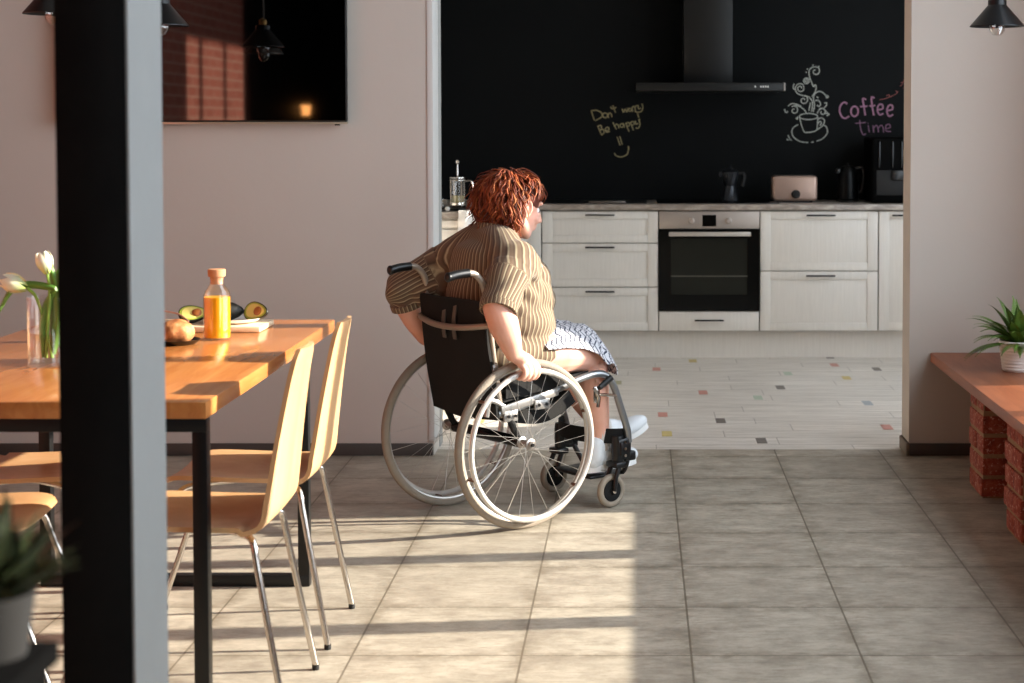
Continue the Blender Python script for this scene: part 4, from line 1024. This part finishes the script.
# shirt ---------------------------------------------------------------
sh = MB()
def scap(pts, rad, seg=20):
    P = spline(pts, 6*(len(pts)-1)); sh.caps(P, np.interp(np.linspace(0, 1, len(P)), np.linspace(0, 1, len(rad)), rad), seg)
sh.ell((.085, 0, .625), (.160, .190, .085)); sh.ell((.085, 0, .70), (.182, .185, .13)); sh.ell((.040, .005, .80), (.170, .200, .14)); sh.ell((.09, 0, .79), (.160, .170, .13)); sh.ell((.035, 0, .90), (.148, .205, .112))
sh.ell((.15, 0, .855), (.095, .135, .085)); sh.ell((.165, 0, .76), (.098, .140, .10)); sh.ell((-.03, 0, .93), (.075, .155, .075))
scap([(-.015, -.15, .938), (.01, -.07, .978), (.02, 0, .988), (.01, .07, .978), (-.04, .15, .93)], [.070, .074, .074, .074, .070])
HR = (ER[0]+.006, ER[1]-.004, ER[2]-.004)
scap([SR, ((SR[0]+ER[0])/2-.004, (SR[1]+ER[1])/2-.006, (SR[2]+ER[2])/2), HR], [.083, .072, .062])
scap([SL, ((SL[0]+EL[0])/2-.004, (SL[1]+EL[1])/2+.006, (SL[2]+EL[2])/2), (EL[0]-.002, EL[1], EL[2]+.004)], [.080, .070, .064])
HL = (-.148, .290, .752)
sh.caps([EL, HL], [.063, .062])
sh.ell((-.04, .175, .835), (.085, .065, .085)); sh.ell((-.035, -.15, .86), (.075, .06, .075)); sh.caps([(-.04, .165, .86), (-.125, .235, .80)], [.062, .056])
# tails of the shirt spread over the lap
sh.ell((.17, -.06, .60), (.085, .13, .045)); sh.ell((.17, .05, .61), (.08, .13, .045)); sh.ell((.03, -.165, .60), (.12, .035, .055)); sh.ell((.125, -.150, .590), (.095, .050, .048))
sme = remesh(sh, .0055, 6, .6)
v = verts_np(sme).astype(float)
def segdist(P, a, b):
    a = np.array(a); b = np.array(b); ab = b-a; t = np.clip(((P-a) @ ab)/(ab @ ab), 0, 1)
    c = a+t[:, None]*ab; return np.linalg.norm(P-c, axis=1), t, c
dR, tR, cR = segdist(v, SR, ER); dL, tL, cL = segdist(v, SL, EL)
isR = (tR > .40) & (dR < .10); isL = ((tL > .45) & (dL < .10)) | ((v[:, 1] > .24) & (v[:, 2] < .80))
ax = np.stack([np.interp(v[:, 2], (.55, .75, .95, 1.05), (.06, .075, .03, .03)), 0*v[:, 0], v[:, 2]], 1)
th = np.arctan2(v[:, 1], -(v[:, 0]-ax[:, 0]))
u = th*.185*np.interp(v[:, 2], (.6, .85, 1.0), (1.05, 1.0, .85))
def sleeve_u(c, a, b):
    d = np.array(b)-np.array(a); d /= np.linalg.norm(d); e1 = np.cross(d, (1, 0, 0)); e1 /= np.linalg.norm(e1); e2 = np.cross(d, e1)
    r = v-c; return np.arctan2(r @ e1, r @ e2)*.078
u = np.where(isR, sleeve_u(cR, SR, ER), u); u = np.where(isL, sleeve_u(cL, SL, EL), u)
# folds: ridges running diagonally from shoulder, armpit and waist
nn = normals_np(sme).astype(float)
x, y, z = v.T
fold = .0070*np.sin(38*(z+.55*y+.25*x)+3*np.sin(9*y+4*z))*np.clip((.92-z)*6, 0, 1)*np.clip(1.25-np.abs(y)*3, 0, 1)
fold += .0055*np.sin(60*(y+.3*z)+2*np.sin(11*z))*np.clip((.80-z)*6, 0, 1)
fold += .0045*np.sin(70*(z-.5*x)+2*np.sin(20*y))*((tR > .25) & (dR < .1))*np.clip(tR*2, 0, 1)
fold += .0045*np.sin(60*(z-.4*x)+2*np.sin(20*y))*((tL > .25) & (dL < .1))
armpit = np.exp(-((x-.03)**2+(y+.15)**2+(z-.84)**2)/.006); fold += .010*np.sin(75*(x*.8+z))*armpit
v2 = v+nn*fold[:, None]
# cut the cuffs flat: vertices past the cuff plane go back to it
CUFFS = ((SR, HR, (-.02, -.02, -.45), .012, .062), (EL, HL, (0, 0, 0), .004, .062))
CP = []
for (a, b, bias, over, rr_) in CUFFS:
    a = np.array(a); b = np.array(b); d = (b-a)/np.linalg.norm(b-a)+np.array(bias); d /= np.linalg.norm(d); c_ = b+d*over; CP.append((c_, d, rr_))
    s_ = (v2-c_) @ d; rad = np.linalg.norm((v2-c_)-s_[:, None]*d, axis=1)
    m_ = (s_ > 0) & (rad < .085) & (s_ < .12)
    v2[m_] -= d*s_[m_][:, None]
set_verts(sme, v2); attr(sme, 'u', u)
shirt = mesh_obj('shirt', sme, M_shirt, person)
# cuffs and collar as thin bands
for c_, d_, rr_ in CP:
    c = Vector(c_); q = Vector(d_).to_track_quat('Z', 'Y').to_matrix().to_4x4()
    o = MB().lathe([(rr_-.002, -.020), (rr_+.0035, -.018), (rr_+.0030, .004), (rr_-.002, .005)], seg=36, cap=False, M=Matrix.Translation(c) @ q)
    co = o.obj('cuff', M_shirt, shirt); cv = verts_np(co.data); r_ = cv-np.array(c)
    e1 = np.array((q.to_3x3() @ Vector((1, 0, 0)))); e2 = np.array((q.to_3x3() @ Vector((0, 1, 0))))
    attr(co.data, 'u', np.arctan2(r_ @ e1, r_ @ e2)*.078)
def collar(u_, v_):
    a = -2.5+5.0*u_; rr = .068+.014*v_; h = .062*(1-v_)
    return (.042-rr*math.cos(a)*.98+.0*h, rr*1.08*math.sin(a), 1.005+h*.85+.012*math.cos(a)-.010)
co = MB().grid(collar, 40, 8, .005).obj('collar', M_shirt, shirt)
cv = verts_np(co.data); attr(co.data, 'u', np.arctan2(cv[:, 1], -(cv[:, 0]-.042))*.09)

# skirt ---------------------------------------------------------------
def skirt_f(u_, v_):
    y = -.205+.40*v_                        # across both thighs
    end = .390+.36*(y+.2); L0 = .12
    s = u_
    if s < .72:
        x = L0+(end-L0)*(s/.72); z = interp(s/.72, (0, .3, .6, .85, 1), (.662, .686, .688, .672, .640))
    else:
        k = (s-.72)/.28; x = end+.042*math.sin(k*PI/2)+.010*math.sin(26*y); z = .640-.020*k-.125*k**1.5
    c = (y+.005)/.2; sag = .022*math.exp(-(y/.045)**2)
    z -= ((.050+.060*min(1, s/.72)) if c < 0 else .06)*abs(c)**3.0*(1 if s < .72 else (1-(s-.72)/.28))+sag
    z += .005*math.sin(22*x+30*y); 
    return (x, y+.004*math.sin(30*x), z)
nu, nv = 70, 44
sk_ = MB().grid(skirt_f, nu, nv, .004).obj('skirt', M_skirt, person)
uu = np.repeat(np.linspace(0, 1, nu)[:, None], nv, 1).ravel()*.60; vv = np.repeat(np.linspace(0, 1, nv)[None, :], nu, 0).ravel()*.46
attr(sk_.data, 'u', np.r_[vv, vv]); attr(sk_.data, 'v', np.r_[uu, uu])

# shoes ---------------------------------------------------------------
def shoe(A, F, T, tilt):
    """A ankle, F heel bottom, T toe"""
    A = Vector(A); F = Vector(F); T = Vector(T); d = (T-F).normalized(); side = Vector((-d.y, d.x, 0)).normalized(); up = d.cross(side)*1
    if up.z < 0: up = -up
    L = (T-F).length
    m = MB(); q = Matrix((d, side, up)).transposed().to_4x4()
    def P(x, y, z): return F+d*x*L+side*y+up*z
    m.ell(P(.14, 0, .040), (.040, .034, .042), q); m.ell(P(.42, 0, .043), (.075, .036, .040), q); m.ell(P(.74, 0, .030), (.070, .044, .032), q); m.ell(P(.88, .003, .026), (.040, .037, .026), q)
    m.caps([P(.18, 0, .05), P(.20, 0, .095)], [.042, .041]); m.ell(P(.32, 0, .070), (.060, .034, .036), q)
    o = mesh_obj('shoe', remesh(m, .004, 6, .5), M_shoe, person)
    pr = []
    for k in range(48):
        a = 2*PI*k/48; x = .5+.52*math.cos(a); w = (.040+.008*math.cos(a-.3)-.012*math.exp(-((x-.45)/.18)**2))*math.sin(a)
        pr.append((x, w))
    s2 = MB(); lo = [s2.bm.verts.new(P(x, w, -.008)) for x, w in pr]; hi = [s2.bm.verts.new(P(x, w, .016)) for x, w in pr]
    s2.bm.faces.new(lo[::-1]); s2.bm.faces.new(hi)
    for k in range(48): s2.bm.faces.new((lo[k], lo[(k+1) % 48], hi[(k+1) % 48], hi[k]))
    s2.obj('sole', M_sole, o)
    lc = MB()
    for k in range(4):
        x = .42+.09*k; z = .086-.012*k
        lc.tube([P(x, -.024, z-.006), P(x+.02, 0, z+.003), P(x, .024, z-.006)], .0028, 6)
    lc.obj('laces', M_sole, o)
shoe(AR, (.375, -.100, .130), (.600, -.104, .142), 0)
shoe(AL, (.555, .070, .140), (.785, .045, .235), 0)
for (a, b) in ((AR, KR), (AL, KL)):
    a = Vector(a); b = Vector(b); d = (b-a).normalized()
    MB().tube([a-d*.02, a+d*.02, a+d*.055], [.040, .039, .042], 20).obj('sock', M_sock, person)

# hair ----------------------------------------------------------------
hm = MB()
hm.ell(hp(-.022, 0, .034), (.108, .088, .098), HM.to_3x3().to_4x4()); hm.ell(hp(-.062, 0, -.02), (.070, .084, .082), HM.to_3x3().to_4x4()); hm.ell(hp(.042, 0, .066), (.056, .066, .044), HM.to_3x3().to_4x4())
hme = remesh(hm, .006, 6, .5)
hv = verts_np(hme).astype(float); hn = normals_np(hme).astype(float)
hv += hn*(.004*np.sin(55*hv[:, 0]+20*hv[:, 2])+.004*np.sin(60*hv[:, 1]+30*hv[:, 2]))[:, None]
set_verts(hme, hv); attr(hme, 'u', np.full(len(hv), .12))
hair = mesh_obj('hair', hme, M_hair, person)
V, F, U = [], [], []
EARS = [Vector(hp(.008, s_*.098, -.008)) for s_ in (-1, 1)]
def lock(root, dirs, L, w, rv, curl, ph, drop):
    """a flattened tapering strand that hugs and leaves the head"""
    global V, F, U
    n = 12; p = Vector(root); v0, f0 = len(V), len(F); d = Vector(dirs).normalized(); nr = (p-Vector(hp(-.02, 0, .0))).normalized()
    side = d.cross(nr).normalized()
    base = len(V); k = 6
    for i in range(n+1):
        s = i/n; ww = w*(math.sin(PI*(.10+.86*s))**.6)*(1-.35*s)
        c = p+side*curl*math.sin(ph+5.0*s)*s+nr*(.006+.012*math.sin(PI*s)+curl*.5*math.cos(ph+4.5*s)*s)
        up = d.cross(side).normalized()
        for j in range(k):
            a = 2*PI*j/k; V.append(tuple(c+side*math.cos(a)*ww+up*math.sin(a)*ww*.5)); U.append(rv)
        if i:
            for j in range(k): F.append((base+(i-1)*k+j, base+(i-1)*k+(j+1) % k, base+i*k+(j+1) % k, base+i*k+j))
        p = p+d*(L/n); d = (d+Vector((0, 0, -drop/n))).normalized()
        # stay outside the skull
        q = p-Vector(hp(-.03, 0, .012)); rr = q.length
        if rr < .104: p = Vector(hp(-.03, 0, .012))+q.normalized()*.104
        nr = (nr*.7+q.normalized()*.3).normalized(); side = (d.cross(nr)).normalized() if d.cross(nr).length > .05 else side
        if min((p-EARS[0]).length, (p-EARS[1]).length) < .040: del V[v0:]; del U[v0:]; del F[f0:]; return
R = random.Random(11)
crown = Vector(hp(-.045, -.005, .118))
count = 0
while count < 1150:
    a = R.uniform(0, 2*PI); h_ = R.uniform(-.75, 1.0); rr = math.sqrt(max(0, 1-h_*h_))
    pt = Vector((rr*math.cos(a), rr*math.sin(a), h_))
    # keep the face and ears free: local +x is the face
    if pt.x > .35 and pt.z < .42: continue
    if pt.x > -.02 and pt.z < -.12: continue
    if pt.x > .0 and pt.z < .10 and abs(pt.y) > .5: continue
    root = Vector(hp(-.018+pt.x*.098, pt.y*.086, .022+pt.z*.094))
    away = (root-crown); away = away if away.length > .01 else Vector((1, 0, 0))
    nr = (root-Vector(hp(-.02, 0, .01))).normalized()
    t_ = (away-nr*away.dot(nr)); t_ = t_.normalized() if t_.length > 1e-4 else nr.orthogonal()
    t_ = (t_+Vector((R.uniform(-.3, .3)+.35*math.sin(4*a+3*h_), R.uniform(-.3, .3)+.35*math.cos(5*a-2*h_), R.uniform(-.25, .25)))).normalized()
    back = pt.x < 0
    L = R.uniform(.050, .085)*(1.05 if back else .62)
    if pt.z < -.1: L *= .8
    if pt.x > .1 and pt.z < .5: t_ = (t_+Vector((-.5, 0, -.1))).normalized(); L *= .8
    lock(root, t_+nr*R.uniform(.0, .25), L, R.uniform(.0025, .0060), min(1, max(0, R.gauss(.55, .24))), R.uniform(.010, .020), 1.5*math.sin(3*a)+2*h_+R.uniform(-.7, .7), R.uniform(.3, 1.2))
    count += 1
for k in range(70):   # nape ends flicking outwards
    a = PI+R.uniform(-1.35, 1.35); root = Vector(hp(-.03+.088*math.cos(a), .080*math.sin(a), R.uniform(-.075, -.01)))
    out = Vector((math.cos(a), math.sin(a), 0)); lock(root, out*R.uniform(.2, .9)+Vector((0, 0, -1)), R.uniform(.035, .065), R.uniform(.0025, .005), R.uniform(.1, .6), .010, R.uniform(0, 6), -.9)
lme = bpy.data.meshes.new('locks'); lme.from_pydata(V, [], F); attr(lme, 'u', np.array(U)); lme.update()
lk = mesh_obj('hair_locks', lme, M_hair, hair)

# ------------------------------------------------------------------ light
world = bpy.data.worlds.new('sky'); scene.world = world; world.use_nodes = True
bg = world.node_tree.nodes['Background']; bg.inputs[0].default_value = (.80, .90, 1.0, 1); bg.inputs[1].default_value = 3.6
def portal(name, loc, rot, sx, sy):
    l = bpy.data.lights.new(name, 'AREA'); l.shape = 'RECTANGLE'; l.size = sx; l.size_y = sy; l.cycles.is_portal = True
    o = bpy.data.objects.new(name, l); COL.objects.link(o); o.location = loc; o.rotation_euler = rot
portal('portal_right', (XR+.06, (WY0+WY1)/2, (WZ0+WZ1)/2), (0, PI/2, 0), WZ1-WZ0, WY1-WY0)
portal('portal_kitchen', (KXR+.05, (kw0+kw1)/2, 1.75), (0, PI/2, 0), 1.5, kw1-kw0)
sun_d = bpy.data.lights.new('sun', 'SUN'); sun = bpy.data.objects.new('sun', sun_d); COL.objects.link(sun)
az = math.radians(6.0); el = math.radians(19.05)
d = Vector((-math.cos(el)*math.cos(az), -math.cos(el)*math.sin(az), -math.sin(el)))
sun.rotation_euler = (-d).to_track_quat('Z', 'Y').to_euler(); sun.location = (8, 2, 6)
sun_d.energy = 10.0; sun_d.angle = math.radians(.6); sun_d.color = (1.0, .90, .76)
vs_ = scene.view_settings
vs_.view_transform = 'Standard'; vs_.look = 'None'; vs_.gamma = 1; vs_.use_curve_mapping = False; vs_.exposure = 0.68
scene.cycles.max_bounces = 10; scene.cycles.diffuse_bounces = 6; scene.cycles.transmission_bounces = 8; scene.cycles.transparent_max_bounces = 8
scene.cycles.sample_clamp_indirect = 6.0
